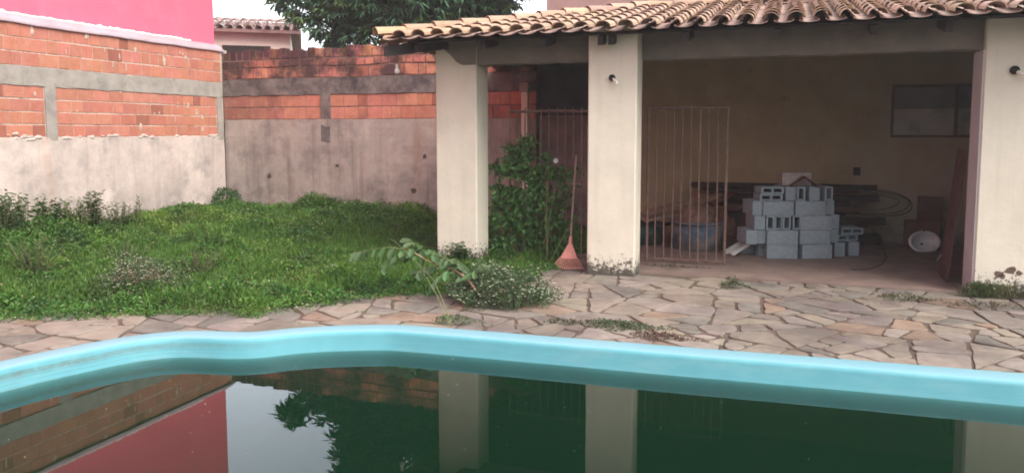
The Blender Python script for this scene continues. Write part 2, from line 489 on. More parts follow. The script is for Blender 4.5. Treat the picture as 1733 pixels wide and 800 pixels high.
def m_water():
    m = NT('murky_green_water')
    m.t.nodes.remove(m.p)
    tr = m.n('ShaderNodeBsdfTransparent')
    gl = m.n('ShaderNodeBsdfGlossy')
    gl.inputs['Roughness'].default_value = 0.006
    gl.inputs['Color'].default_value = (1, 1, 1, 1)
    fr = m.n('ShaderNodeFresnel'); fr.inputs['IOR'].default_value = 1.34
    mx = m.n('ShaderNodeMixShader')
    bp = m.n('ShaderNodeBump')
    bp.inputs['Strength'].default_value = 0.05
    bp.inputs['Distance'].default_value = 0.004
    m.l(m.noise(1.6, 3, 0.5), bp.inputs['Height'])
    m.l(bp.outputs[0], gl.inputs['Normal']); m.l(bp.outputs[0], fr.inputs['Normal'])
    # only the upper surface mirrors
    m.l(m.math('MULTIPLY', fr.outputs[0], m.math('GREATER_THAN', m.sep(m.geo.outputs['Normal'])[2], 0.5)), mx.inputs[0])
    m.l(tr.outputs[0], mx.inputs[1]); m.l(gl.outputs[0], mx.inputs[2])
    m.l(mx.outputs[0], m.out.inputs['Surface'])
    v = m.n('ShaderNodeVolumePrincipled')
    v.inputs['Color'].default_value = (0.009, 0.06, 0.027, 1)
    v.inputs['Density'].default_value = 7.0
    m.l(v.outputs[0], m.out.inputs['Volume'])
    return m.m
M['water'] = m_water()

def m_leaf(name, rough=0.55, trans=0.25):
    m = NT(name)
    a = m.n('ShaderNodeVertexColor'); a.layer_name = 'tint'
    m.base(a.outputs[0]); m.rough(rough, 0.35)
    tl = m.n('ShaderNodeBsdfTranslucent')
    m.l(m.mix(1.0, a.outputs[0], (1.2, 1.5, 0.6), 'MULTIPLY'), tl.inputs['Color'])
    mx = m.n('ShaderNodeMixShader'); mx.inputs[0].default_value = trans
    m.l(m.p.outputs[0], mx.inputs[1]); m.l(tl.outputs[0], mx.inputs[2])
    m.l(mx.outputs[0], m.out.inputs['Surface'])
    return m.m
def m_glare():
    m = NT('pale_glare')
    m.t.nodes.remove(m.p)
    v = m.n('ShaderNodeVolumePrincipled')
    v.inputs['Color'].default_value = (0.93, 0.93, 0.95, 1)
    v.inputs['Density'].default_value = 0.002
    v.inputs['Anisotropy'].default_value = 0.3
    m.l(v.outputs[0], m.out.inputs['Volume'])
    return m.m
M['glare'] = m_glare()
M['leaf'] = m_leaf('green_leaves')
M['leaf_mango'] = m_leaf('mango_leaves', 0.42, 0.15)
M['petal'] = m_leaf('white_petals', 0.8, 0.3)

# ------------------------------------------------------------------ leaf clouds (numpy)
def leaf_mesh(name, pos, direc, normal, length, width, color, m, parent=None, shape='leaf'):
    """every leaf is a real pointed 2-face blade folded a little along its rib"""
    n = len(pos)
    base = np.zeros(3)
    if parent is not None:
        base = np.array(parent.matrix_basis.translation)
    d = direc / np.linalg.norm(direc, axis=1, keepdims=True)
    s = np.cross(d, normal)
    s /= (np.linalg.norm(s, axis=1, keepdims=True) + 1e-9)
    nn = np.cross(s, d)
    L = length[:, None]; W = width[:, None]
    p0 = pos - base
    tip = p0 + d * L - nn * L * 0.12
    mid = p0 + d * L * 0.5
    a = p0 + d * L * 0.45 + s * W * 0.5 + nn * W * 0.18
    b = p0 + d * L * 0.45 - s * W * 0.5 + nn * W * 0.18
    V = np.stack([p0, a, tip, b], 1).reshape(-1, 3).astype(np.float32)
    if shape == 'oval':
        q1 = p0 + d * L * .25; q2 = p0 + d * L * .72 - nn * L * .06
        V = np.stack([p0, q1 + s * W * .40 + nn * W * .12, q2 + s * W * .46 + nn * W * .12, tip, q2 - s * W * .46 + nn * W * .12, q1 - s * W * .40 + nn * W * .12], 1).reshape(-1, 3)
        mbx = bpy.data.meshes.new(name)
        mbx.from_pydata([tuple(v) for v in V], [], [f for i in range(n) for f in ((6 * i, 6 * i + 1, 6 * i + 2, 6 * i + 3), (6 * i, 6 * i + 3, 6 * i + 4, 6 * i + 5))])
        ca = mbx.color_attributes.new('tint', 'FLOAT_COLOR', 'POINT')
        c4 = np.ones((n, 6, 4), np.float32); c4[:, :, :3] = color[:, None, :]
        ca.data.foreach_set('color', c4.ravel())
        mbx.materials.append(m)
        o = bpy.data.objects.new(name, mbx); COL.objects.link(o)
        if parent: o.parent = parent
        return o
    me = bpy.data.meshes.new(name)
    me.vertices.add(4 * n)
    me.vertices.foreach_set('co', V.ravel())
    idx = (np.arange(n)[:, None] * 4 + np.array([0, 1, 2, 0, 2, 3])[None]).ravel().astype(np.int32)
    me.loops.add(6 * n)
    me.loops.foreach_set('vertex_index', idx)
    me.polygons.add(2 * n)
    me.polygons.foreach_set('loop_start', (np.arange(2 * n) * 3).astype(np.int32))
    me.polygons.foreach_set('loop_total', np.full(2 * n, 3, np.int32))
    ca = me.color_attributes.new('tint', 'FLOAT_COLOR', 'POINT')
    c4 = np.ones((n, 4, 4), np.float32)
    c4[:, :, :3] = color[:, None, :]
    ca.data.foreach_set('color', c4.ravel())
    me.materials.append(m)
    me.update(calc_edges=True)
    me.validate()
    o = bpy.data.objects.new(name, me)
    COL.objects.link(o)
    if parent: o.parent = parent
    return o

def rdir(n, up=0.5, spread=1.0):
    v = rng.normal(size=(n, 3)); v /= np.linalg.norm(v, axis=1, keepdims=True)
    v *= spread
    v[:, 2] += up
    return v
def vary(base, n, amt=0.25, hue=0.12):
    base = np.array(base)
    k = 1 + rng.uniform(-amt, amt, (n, 1))
    h = 1 + rng.uniform(-hue, hue, (n, 3))
    return np.clip(base[None] * k * h, 0, 1)
def snoise(x, y, s, seed=0.0):
    return np.array([noise.noise(Vector((a * s + seed, b * s - seed, seed * 1.3))) for a, b in zip(x, y)])

# ================================================================== POOL OUTLINE
WL = -0.11
wl_px = [(0, 655), (100, 630), (200, 607), (250, 602), (300, 603), (391, 607), (450, 604), (500, 598), (560, 594), (640, 592), (700, 595), (1000, 622), (1200, 640), (1400, 657), (1733, 687)]
wl = [G(x, y, WL).to_2d() for x, y in wl_px]
far = [Vector(p) for p in [(-5.02, 3.2), (-4.93, 3.72), (-4.83, 4.05), (-4.70, 4.36), (-4.55, 4.58), (-4.35, 4.70)]] + wl[5:]
e = (wl[-1] - wl[-2]).normalized()
far += [wl[-1] + e * 0.8, wl[-1] + e * 1.8, Vector((4.3, 5.45)), Vector((5.0, 4.9)), Vector((5.3, 4.0)), Vector((5.2, 2.8)), Vector((4.6, 2.1)), Vector((3.4, 1.75)),
        Vector((1.8, 1.7)), Vector((0, 1.65)), Vector((-1.6, 1.45)), Vector((-3.0, 1.2)), Vector((-4.1, 1.35)), Vector((-4.8, 2.0)), Vector((-5.02, 2.6))]
def catmull(P, k=5):
    out = []
    n = len(P)
    for i in range(n):
        a, b, c, d = P[(i - 1) % n], P[i], P[(i + 1) % n], P[(i + 2) % n]
        for j in range(k):
            t = j / k
            out.append(0.5 * ((2 * b) + (c - a) * t + (2 * a - 5 * b + 4 * c - d) * t * t + (3 * b - a - 3 * c + d) * t ** 3))
    return out
inner_o = catmull(far)
for _ in range(3):
    inner_o = [(inner_o[i - 1] + inner_o[i] * 2 + inner_o[(i + 1) % len(inner_o)]) / 4 for i in range(len(inner_o))]
NP = len(inner_o)
nrm = []
for i in range(NP):
    t = (inner_o[(i + 1) % NP] - inner_o[i - 1]).normalized()
    nrm.append(Vector((-t.y, t.x)))
cen = Vector((0, 3.6))
if sum((inner_o[i] - cen).dot(nrm[i]) for i in range(NP)) < 0: nrm = [-v for v in nrm]
def off(d): return [inner_o[i] + nrm[i] * d for i in range(NP)]
def inside(p, poly):
    r = False
    j = len(poly) - 1
    for i in range(len(poly)):
        a, b = poly[i], poly[j]
        if (a.y > p[1]) != (b.y > p[1]) and p[0] < (b.x - a.x) * (p[1] - a.y) / (b.y - a.y) + a.x: r = not r
        j = i
    return r

pool = thing('swimming_pool', 'turquoise fibreglass swimming pool with a wavy edge, half filled with murky green water', 'swimming pool', (0, 3.6, 0))
def ringmesh(mb, prof):
    rings = [[(p.x, p.y, z) for p in off(d)] for d, z in prof]
    vs = [q for r in rings for q in r]
    fs = []
    for i in range(len(prof) - 1):
        for k in range(NP):
            fs.append((i * NP + k, (i + 1) * NP + k, (i + 1) * NP + (k + 1) % NP, i * NP + (k + 1) % NP))
    mb.add(vs, fs)
mb = MB(); ringmesh(mb, [(0.285, -0.06), (0.285, 0.012), (0.275, 0.028), (0.25, 0.036), (0.12, 0.040), (0.07, 0.040), (0.045, 0.036), (0.032, 0.026), (0.027, 0.012), (0.025, 0.004), (0.014, -0.05), (0.002, WL + 0.006), (0.0, WL - 0.001)])
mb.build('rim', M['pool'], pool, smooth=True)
mb = MB(); ringmesh(mb, [(0.0, WL - 0.001), (-0.02, -0.2), (-0.05, -0.5), (-0.10, -1.1), (-0.22, -1.32), (-0.4, -1.4)])
ip = off(-0.4)
tris = geometry.tessellate_polygon([[Vector((p.x, p.y, 0)) for p in ip]])
mb.add([(p.x, p.y, -1.4) for p in ip], [tuple(t) for t in tris])
mb.build('basin', M['pool_under'], pool, smooth=True)
# water body
mb = MB()
wo_ = [p for p in off(0.003)]
bo_ = [p for p in off(-0.11)]
tris = geometry.tessellate_polygon([[Vector((p.x, p.y, 0)) for p in wo_]])
def upw(t, P):
    a, b, c = (P[i] for i in t)
    return t if (b - a).cross(c - a) > 0 else t[::-1]
mb.add([(p.x, p.y, WL) for p in wo_] + [(p.x, p.y, -1.2) for p in bo_],
       [upw(tuple(t), wo_) for t in tris] + [tuple(i + NP for i in upw(tuple(t), wo_)[::-1]) for t in tris] + [(k, (k + 1) % NP, NP + (k + 1) % NP, NP + k) for k in range(NP)])
w = mb.build('water', M['water'])
bm_ = bmesh.new(); bm_.from_mesh(w.data); bmesh.ops.recalc_face_normals(bm_, faces=bm_.faces[:]); bm_.to_mesh(w.data); bm_.free()
struct(w, label='still murky green water mirroring the sky and walls')
# tiny specks floating on the water
n = 130
P = []
while len(P) < n:
    x, y = rng.uniform(-4.6, 4), rng.uniform(2.4, 5.4)
    if inside((x, y), off(-0.08)): P.append((x, y, WL + 0.003))
P = np.array(P)
o = leaf_mesh('floating_specks', P, rdir(n, 0, 1) * np.array([1, 1, 0.02]), np.tile([0, 0, 1.0], (n, 1)), rng.uniform(0.004, 0.012, n), rng.uniform(0.003, 0.008, n), vary((0.45, 0.5, 0.4), n), M['petal'])
struct(o, 'stuff', 'tiny pale specks floating on the pool water')

# ================================================================== GROUND
def with_hole(outer, hole, z, name, m):
    P = [Vector((a, b, 0)) for a, b in outer]
    H = [Vector((p.x, p.y, 0)) for p in hole]
    tr = geometry.tessellate_polygon([P, H])
    mb = MB()
    mb.add([(p.x, p.y, z) for p in P + H], [tuple(t) for t in tr])
    return struct(mb.build(name, m))
g = with_hole([(-600, -600), (600, -600), (600, 600), (-600, 600)], off(0.2), -0.035, 'ground', M['soil'])
g['label'] = 'bare dark soil of the yard'
# joint bed beneath the flagstones
bed_outer = [(-6.6, 2.0), (-6.6, 4.6), (-5.2, 5.75), (-3.9, 6.9), (-2.7, 7.3), (-2.45, 8.9), (4.6, 8.9), (7, 8.9), (7, -3), (-6.6, -3)]
b = with_hole(bed_outer, off(0.2), -0.012, 'paving_bed', M['joint'])

# crazy paving: irregular flagstones, one mesh
def clip_poly(poly, nx, ny, c):
    out = []
    for i in range(len(poly)):
        a, b = poly[i], poly[(i + 1) % len(poly)]
        da, db = nx * a[0] + ny * a[1] - c, nx * b[0] + ny * b[1] - c
        if da <= 0: out.append(a)
        if (da < 0 < db) or (db < 0 < da):
            t = da / (da - db)
            out.append((a[0] + (b[0] - a[0]) * t, a[1] + (b[1] - a[1]) * t))
    return out
def area(P): return 0.5 * abs(sum(P[i][0] * P[(i + 1) % len(P)][1] - P[(i + 1) % len(P)][0] * P[i][1] for i in range(len(P))))
r2 = random.Random(21)
SX = 1.8           # stones run a little longer along the pavilion
SITES = []
gr_ = 0.86
for i in range(-8, 9):
    for j in range(-3, 13):
        SITES.append((i * gr_ * 0.8 + (j % 2) * 0.35 + r2.uniform(-0.38, 0.38), j * gr_ * 0.8 + r2.uniform(-0.36, 0.36)))
cells = []
for si, (sx, sy) in enumerate(SITES):
    poly = [(sx - 2, sy - 2), (sx + 2, sy - 2), (sx + 2, sy + 2), (sx - 2, sy + 2)]
    for tj, (tx, ty) in enumerate(SITES):
        if tj == si: continue
        dx, dy = tx - sx, ty - sy
        d = hypot(dx, dy)
        if d > 3: continue
        poly = clip_poly(poly, dx / d, dy / d, (sx * dx + sy * dy) / d + d / 2)
        if len(poly) < 3: break
    if len(poly) >= 3: cells.append([(x * SX, y) for x, y in poly])
# break the big cells with straight chords, like stones snapped by hand
stones = []
while cells:
    c_ = cells.pop()
    A_ = area(c_)
    if A_ < r2.choice([0.05, 0.09, 0.13, 0.18, 0.25]) or A_ < 0.04:
        stones.append(c_); continue
    cx_ = sum(p[0] for p in c_) / len(c_) + r2.uniform(-.08, .08); cy_ = sum(p[1] for p in c_) / len(c_) + r2.uniform(-.06, .06)
    # chord roughly across the long axis, at a slant
    k = max(range(len(c_)), key=lambda i: hypot(c_[i][0] - c_[(i + 1) % len(c_)][0], c_[i][1] - c_[(i + 1) % len(c_)][1]))
    ex, ey = c_[(k + 1) % len(c_)][0] - c_[k][0], c_[(k + 1) % len(c_)][1] - c_[k][1]
    best = None
    for _t in range(9):
        an = atan2(ey, ex) + pi / 2 + r2.uniform(-1.1, 1.1)
        nx, ny = -sin(an), cos(an)
        c0_ = nx * (cx_ + r2.uniform(-.1, .1)) + ny * (cy_ + r2.uniform(-.06, .06))
        a_, b_ = clip_poly(c_, nx, ny, c0_), clip_poly(c_, -nx, -ny, -c0_)
        if len(a_) < 3 or len(b_) < 3: continue
        def comp(q):
            return 12.57 * area(q) / sum(hypot(q[i][0] - q[i - 1][0], q[i][1] - q[i - 1][1]) for i in range(len(q))) ** 2 - (.18 if len(q) < 4 else 0)
        sco = min(comp(a_), comp(b_)) + r2.uniform(0, .12)
        if best is None or sco > best[0]: best = (sco, a_, b_)
    if best is None: stones.append(c_); continue
    a_, b_ = best[1], best[2]
    for q in (a_, b_):
        if len(q) >= 3 and area(q) > 0.008: cells.append(q)
hole_mid = off(0.235)
mb = MB()
def shrink(poly, g):
    """move every side of a convex polygon inwards"""
    n_ = len(poly)
    A_ = sum(poly[i][0] * poly[(i + 1) % n_][1] - poly[(i + 1) % n_][0] * poly[i][1] for i in range(n_))
    out = list(poly)
    for i in range(n_):
        a, b = poly[i], poly[(i + 1) % n_]
        ex, ey = b[0] - a[0], b[1] - a[1]
        d = hypot(ex, ey)
        if d < 1e-6: continue
        nx, ny = (ey / d, -ex / d) if A_ > 0 else (-ey / d, ex / d)
        out = clip_poly(out, nx, ny, nx * a[0] + ny * a[1] - g * r2.uniform(.4, 1.6))
        if len(out) < 3: return []
    return out
for poly in stones:
    poly = shrink(poly, 0.0115)
    if len(poly) < 3 or area(poly) < 0.004: continue
    sx = sum(p[0] for p in poly) / len(poly); sy = sum(p[1] for p in poly) / len(poly)
    if not (-6.9 < sx < 6.5 and -1 < sy < 9.1): continue
    pts = []
    L = len(poly)
    for i in range(L):
        a, b = Vector(poly[i]), Vector(poly[(i + 1) % L])
        if (a - b).length < 0.012: continue
        k = max(2, int((b - a).length / 0.05))
        p = Vector(poly[i - 1])
        for q in range(k):
            t = q / k
            v = a.lerp(b, t)
            if q == 0: v = v + (Vector((sx, sy)) - v).normalized() * min(0.016, (Vector((sx, sy)) - v).length * .2)
            w_ = 0.03 * noise.noise(Vector((v.x * 5, v.y * 5, sx * 3)))
            jt = 0.0035
            v = v + (Vector((sx, sy)) - v).normalized() * (w_ + 0.002)
            pts.append(Vector((v.x + r2.uniform(-jt, jt), v.y + r2.uniform(-jt, jt))))
    if len(pts) < 5: continue
    c = sum(pts, Vector((0, 0))) / len(pts)
    if inside(c, off(0.18)): continue
    if c.y > 8.86 and c.x > -2.4: continue
    if c.x < -2.6 and c.y > 7.3: continue
    q_ = []
    for p in pts:
        if inside(p, hole_mid):
            k = min(range(NP), key=lambda i: (hole_mid[i] - p).length_squared)
            p = hole_mid[k].copy()
        if p.y > 8.84 and p.x > -2.3: p = Vector((p.x, 8.84))
        q_.append(p)
    pts = q_
    zt = r2.uniform(-0.004, 0.005)
    sl = (r2.uniform(-0.010, 0.010), r2.uniform(-0.010, 0.010))
    cc = 1 + r2.uniform(-0.14, 0.12)
    tint = (cc, cc * r2.uniform(0.96, 1.01), cc * r2.uniform(0.92, 1.04))
    if r2.random() < 0.06: tint = (cc * 1.02, cc * 0.86, cc * 0.78)
    if r2.random() < 0.14: tint = (cc * 0.76, cc * 0.80, cc * 0.82)
    n_ = len(pts)
    top = []
    for p in pts:
        pi_ = p + (c - p).normalized() * 0.005
        top.append((pi_.x, pi_.y, zt + (p.x - c.x) * sl[0] + (p.y - c.y) * sl[1]))
    mid = [(p.x, p.y, t[2] - 0.004) for p, t in zip(pts, top)]
    bot = [(p.x, p.y, -0.03) for p in pts]
    vs = top + mid + bot + [(c.x, c.y, zt)]
    fs = [(i, (i + 1) % n_, 3 * n_) for i in range(n_)]
    fs += [(n_ + i, n_ + (i + 1) % n_, (i + 1) % n_, i) for i in range(n_)]
    fs += [(2 * n_ + i, 2 * n_ + (i + 1) % n_, n_ + (i + 1) % n_, n_ + i) for i in range(n_)]
    mb.add(vs, fs, tint)
pv = mb.build('paving', M['stone'])
struct(pv, label='irregular sandstone crazy paving round the pool')

# pavilion floor slab
mb = MB(); mb.box(-4.0, 7, 8.86, 12.6, -0.03, 0.012)
struct(mb.build('floor', M['floor']), label='reddish bare cement floor under the roof')

# ================================================================== YARD WALLS
def brick_field(mb, axis, pos, face, u0, u1, z0, z1, rows, length=(0.19, 0.30), depth=0.006, jh=0.016, jv=0.007, rj=None, wob=0.0, dirty=0.0):
    """bricks set slightly proud of the mortar. axis 'x': wall runs along X at Y=pos (faces -Y); axis 'y': runs along Y at X=pos (faces +X)"""
    rr = rj or random.Random(3)
    h = (z1 - z0) / rows
    for r in range(rows):
        u = u0 + 0.004
        while u < u1 - 0.02:
            L = rr.choice(length) * rr.uniform(0.94, 1.05)
            e = min(u + L, u1 - 0.004)
            if u1 - e < 0.05: e = u1 - 0.004
            w0, w1 = (wob * noise.noise(Vector((u, r * 3.1, 1))), wob * noise.noise(Vector((e, r * 3.1, 1))))
            a, b = z0 + r * h + jh / 2, z0 + (r + 1) * h - jh / 2 - (rr.uniform(0, 0.006))
            d = depth * rr.uniform(0.4, 1.5)
            k = rr.uniform(0.88, 1.08)
            col = (k, k * rr.uniform(0.93, 1.08), k * rr.uniform(0.92, 1.08))
            if rr.random() < 0.07: col = (k * 0.7, k * 0.66, k * 0.66)
            if axis == 'x':
                vs = [(u, pos, a + w0), (e - jv, pos, a + w1), (e - jv, pos, b + w1), (u, pos, b + w0)]
                f = [(x, y - d, z) for x, y, z in vs]
                ins = 0.004
                f = [(u + ins, pos - d, a + w0 + ins), (e - jv - ins, pos - d, a + w1 + ins), (e - jv - ins, pos - d, b + w1 - ins), (u + ins, pos - d, b + w0 - ins)]
            else:
                vs = [(pos, u, a + w0), (pos, e - jv, a + w1), (pos, e - jv, b + w1), (pos, u, b + w0)]
                ins = 0.004
                f = [(pos + d, u + ins, a + w0 + ins), (pos + d, e - jv - ins, a + w1 + ins), (pos + d, e - jv - ins, b + w1 - ins), (pos + d, u + ins, b + w0 - ins)]
            mb.add(vs + f, [(4, 5, 6, 7), (0, 1, 5, 4), (1, 2, 6, 5), (2, 3, 7, 6), (3, 0, 4, 7)], col)
            u = e

def rough_slab(mb, axis, pos, depth, u0, u1, top, bot, step=0.12, amp=0.004, col=None, edge=0.0, seed=0.0):
    """slab face with slightly uneven surface and uneven lower/upper edges; front at pos (towards -Y or +X), thickness depth behind"""
    n = max(2, int((u1 - u0) / step))
    nz = max(1, int((top - bot) / step))
    vs, fs = [], []
    sgn = -1 if axis == 'x' else 1
    for i in range(n + 1):
        u = u0 + (u1 - u0) * i / n
        for j in range(nz + 1):
            z = bot + (top - bot) * j / nz
            if j == nz: z += edge * noise.noise(Vector((u * 4 + seed, 7, seed)))
            if j == 0: z += edge * noise.noise(Vector((u * 4 + seed, 2, seed)))
            d = amp * noise.noise(Vector((u * 3 + seed, z * 3, seed)))
            vs.append((u, pos + sgn * d, z) if axis == 'x' else (pos + sgn * d, u, z))
    k = nz + 1
    for i in range(n):
        for j in range(nz):
            fs.append((i * k + j, (i + 1) * k + j, (i + 1) * k + j + 1, i * k + j + 1))
    o = len(vs)
    for i in range(n + 1):
        for j in (0, nz):
            x = vs[i * k + j]
            vs.append((x[0], pos + depth, x[2]) if axis == 'x' else (pos - depth, x[1], x[2]))
    for i in range(n):
        fs.append((i * k + nz, (i + 1) * k + nz, o + (i + 1) * 2 + 1, o + i * 2 + 1))
        fs.append((i * k, o + i * 2, o + (i + 1) * 2, (i + 1) * k))
    fs.append((0, *(j for j in range(1, nz + 1)), o + 1, o))
    fs.append((n * k, o + n * 2, o + n * 2 + 1, *(n * k + j for j in range(nz, 0, -1))))
    mb.add(vs, fs, col)

LX = -10.4     # left wall face
BY = 12.4      # back wall face
lw = thing('left_wall', 'sunlit left boundary wall of orange hollow brick with grey concrete beam and pale pink render', 'wall', (LX, 5, 0))
mb = MB(); mb.box(LX - 0.17, LX - 0.004, -4, BY + 0.15, -0.05, 3.22); mb.build('mortar', M['mortar'], lw)
rj = random.Random(4)
mb = MB()
for (a, b) in [(-4, 8.53), (8.71, 12.22)]:
    brick_field(mb, 'y', LX - 0.003, 1, a, b, 1.56, 2.31, 4, (0.19, 0.29, 0.2, 0.3, 0.42), rj=rj, wob=0.008)
brick_field(mb, 'y', LX - 0.003, 1, -4, 12.36, 2.585, 3.2, 3, (0.19, 0.2, 0.2, 0.3), rj=rj, wob=0.008)
mb.build('brickwork', M['brick'], lw)
mb = MB(); rough_slab(mb, 'y', LX + 0.022, 0.05, -4, BY - 0.02, 1.55, -0.05, 0.15, 0.012, edge=0.035, seed=2)
mb.build('render', M['plaster_left'], lw)
mb = MB(); rough_slab(mb, 'y', LX + 0.014, 0.05, -4, BY - 0.01, 2.585, 2.31, 0.12, 0.012, edge=0.022, seed=5)
mb.build('concrete_beam', M['concrete'], lw)
for (a, b) in [(8.53, 8.71), (12.22, 12.36)]:
    mb = MB(); rough_slab(mb, 'y', LX + 0.019, 0.05, a, b, 2.32, 1.50, 0.06, 0.012, edge=0.03, seed=a)
    mb.build('concrete_column', M['concrete'], lw)
# ragged render lumps where the plaster ends
mb = MB()
rr = random.Random(8)
for i in range(70):
    y = rr.uniform(5.5, 12.3); z = 1.55 + rr.uniform(-0.03, 0.025) + (0.05 if y < 8.2 and rr.random() < 0.5 else 0)
    r = rr.uniform(0.012, 0.05)
    n_ = 7
    ring = [(LX + 0.02, y + r * 1.8 * cos(t) * rr.uniform(.7, 1.2), z + r * 0.7 * sin(t) * rr.uniform(.6, 1.2)) for t in [2 * pi * k / n_ for k in range(n_)]]
    mb.add(ring + [(LX + 0.035, y, z)], [(k, (k + 1) % n_, n_) for k in range(n_)])
mb.build('mortar_lumps', M['plaster_left'], lw)
mb = MB()
for i in range(60):
    y = rr.uniform(4, 12.2); z = rr.choice([rr.uniform(1.6, 2.3), rr.uniform(2.6, 3.15)])
    w_, h_ = rr.uniform(0.01, 0.05), rr.uniform(0.015, 0.09)
    n_ = 8
    ring = [(LX + 0.008, y + w_ * cos(t) * rr.uniform(.5, 1.2), z + h_ * sin(t) * rr.uniform(.6, 1.2)) for t in [2 * pi * k / n_ for k in range(n_)]]
    mb.add(ring + [(LX + 0.014, y, z)], [(k, (k + 1) % n_, n_) for k in range(n_)])
mb.build('mortar_splashes', M['mortar'], lw)
# flashing lying on top against the pink house
mb = MB()
N = 90
vs, fs = [], []
for i in range(N + 1):
    y = -4 + (12.45 + 4) * i / N
    s_ = 0.012 * noise.noise(Vector((y * 2.2, 0, 0))) + 0.02 * noise.noise(Vector((y * .7, 4, 0)))
    prof = [(LX + 0.035, 3.18 + s_), (LX + 0.04, 3.205 + s_), (LX - 0.02, 3.25 + s_ * .6), (LX - 0.14, 3.33 + s_ * .5), (LX - 0.16, 3.33)]
    vs += [(x, y, z) for x, z in prof]
for i in range(N):
    for j in range(4): fs.append((i * 5 + j, (i + 1) * 5 + j, (i + 1) * 5 + j + 1, i * 5 + j + 1))
mb.add(vs, fs); mb.build('flashing', M['flashing'], lw, smooth=True)

pb = thing('pink_house', 'neighbouring house with a blank bright pink side wall rising over the brick wall', 'house', (-12.5, 4, 0))
mb = MB(); mb.box(-15.5, LX - 0.155, -6, FX(362, 60, LX - 0.155).y, -0.03, 9.5); mb.build('wall', M['pink_paint'], pb)
mb = MB()
vs, fs = [], []
NF_ = 700
for i in range(NF_ + 1):
    y = -4 + 15.75 * i / NF_
    x = LX - 0.150
    z = 3.335 + 0.02 * noise.noise(Vector((y * 2, 3, 0)))
    hi = 0.012 + 0.035 * max(0, noise.noise(Vector((y * 9, 1, 0))) + .15) + 0.012 * rr.random()
    vs += [(x, y, z - 0.03), (x + 0.014, y, z), (x, y, z + hi)]
for i in range(NF_):
    for j in (0, 1): fs.append((i * 3 + j, i * 3 + 3 + j, i * 3 + 4 + j, i * 3 + 1 + j))
mb.add(vs, fs)
mb.build('filler_line', M['white_flake'], pb)

# back wall
XR = -3.95
bw = thing('back_wall', 'weathered back boundary wall of sooty orange brick over stained mauve render', 'wall', (-7, BY, 0))
mb = MB(); mb.box(LX - 0.0, XR, BY + 0.004, BY + 0.17, -0.05, 3.15); mb.build('mortar', M['mortar_dark'], bw)
mb = MB()
for (a, b) in [(LX + 0.03, -8.16), (-7.97, XR)]:
    brick_field(mb, 'x', BY + 0.003, 1, a, b, 1.87, 2.33, 2, (0.29, 0.3, 0.19, 0.4), rj=rj, wob=0.006)
mb.build('brickwork', M['brick_mid'], bw)
mb = MB()
brick_field(mb, 'x', BY + 0.003, 1, LX + 0.03, XR, 2.64, 2.85, 1, (0.17, 0.19, 0.15, 0.28), rj=rj, wob=0.03, jv=0.02, jh=0.02, depth=0.016)
brick_field(mb, 'x', BY + 0.003, 1, LX + 0.03, XR, 2.85, 3.0, 1, (0.17, 0.14, 0.2, 0.24), rj=rj, wob=0.03, jv=0.024, jh=0.024, depth=0.016)
mb.build('upper_brickwork', M['brick_old'], bw)
mb = MB()   # top course of upright, uneven bricks
u = LX + 0.04
while u < XR:
    w_ = rr.uniform(0.13, 0.19)
    hgt = 3.18 + rr.uniform(-0.03, 0.035) + 0.03 * noise.noise(Vector((u * 1.2, 0, 0)))
    k = rr.uniform(0.6, 1.05)
    mb.box(u, u + w_ - 0.022, BY - rr.uniform(0.0, 0.02), BY + 0.15, 3.012, hgt, (k, k * rr.uniform(.85, 1.2), k * rr.uniform(.85, 1.2)), bev=0.006)
    u += w_
mb.build('top_course', M['brick_old'], bw)
mb = MB(); rough_slab(mb, 'x', BY - 0.022, 0.05, LX + 0.05, XR, 1.87, -0.05, 0.15, 0.014, edge=0.015, seed=12)
mb.build('render', M['plaster_back'], bw)
mb = MB(); rough_slab(mb, 'x', BY - 0.016, 0.05, LX + 0.03, XR, 2.64, 2.33, 0.12, 0.014, edge=0.03, seed=15)
mb.build('concrete_beam', M['concrete_dark'], bw)
mb = MB(); rough_slab(mb, 'x', BY - 0.028, 0.05, -8.16, -7.97, 2.34, 1.45, 0.06, 0.014, edge=0.05, seed=17)
mb.build('concrete_column', M['concrete_dark'], bw)
mb = MB()
for (px, py, r) in [(719, 265, .045), (456, 297, .05), (700, 322, .06), (571, 280, .035)]:
    p = FY(px, py, BY - 0.03)
    n_ = 9
    ring = [(p.x + r * cos(t) * rr.uniform(.6, 1.2), BY - 0.034, p.z + r * sin(t) * rr.uniform(.6, 1.2)) for t in [2 * pi * k / n_ for k in range(n_)]]
    mb.add(ring, [tuple(range(n_))], (2.6, 2.1, 1.9))
mb.build('broken_patch', M['black'], bw)

# bare bulb on a wire under the roof corner
p = FY(672, 119, 8.5)
bl = thing('light_bulb', 'white bulb hanging on a wire from the roof corner', 'light bulb', (p.x, p.y, p.z))
mb = MB(); mb.lathe([(0.0, -0.048), (0.018, -0.044), (0.029, -0.03), (0.032, -0.012), (0.026, 0.008), (0.016, 0.024), (0.014, 0.032)], p, 16)
mb.build('glass_bulb', M['white_plastic'], bl, smooth=True)
mb = MB(); mb.lathe([(0.016, 0.03), (0.018, 0.032), (0.018, 0.07), (0.0, 0.075)], p, 12); mb.build('socket', M['white_plastic'], bl)
mb = MB(); mb.tube([p + Vector((0, 0, 0.07)), p + Vector((0.006, 0.0, 0.17)), p + Vector((0.0, 0.0, 0.30))], 0.003, 6); mb.build('wire', M['cable'], bl)

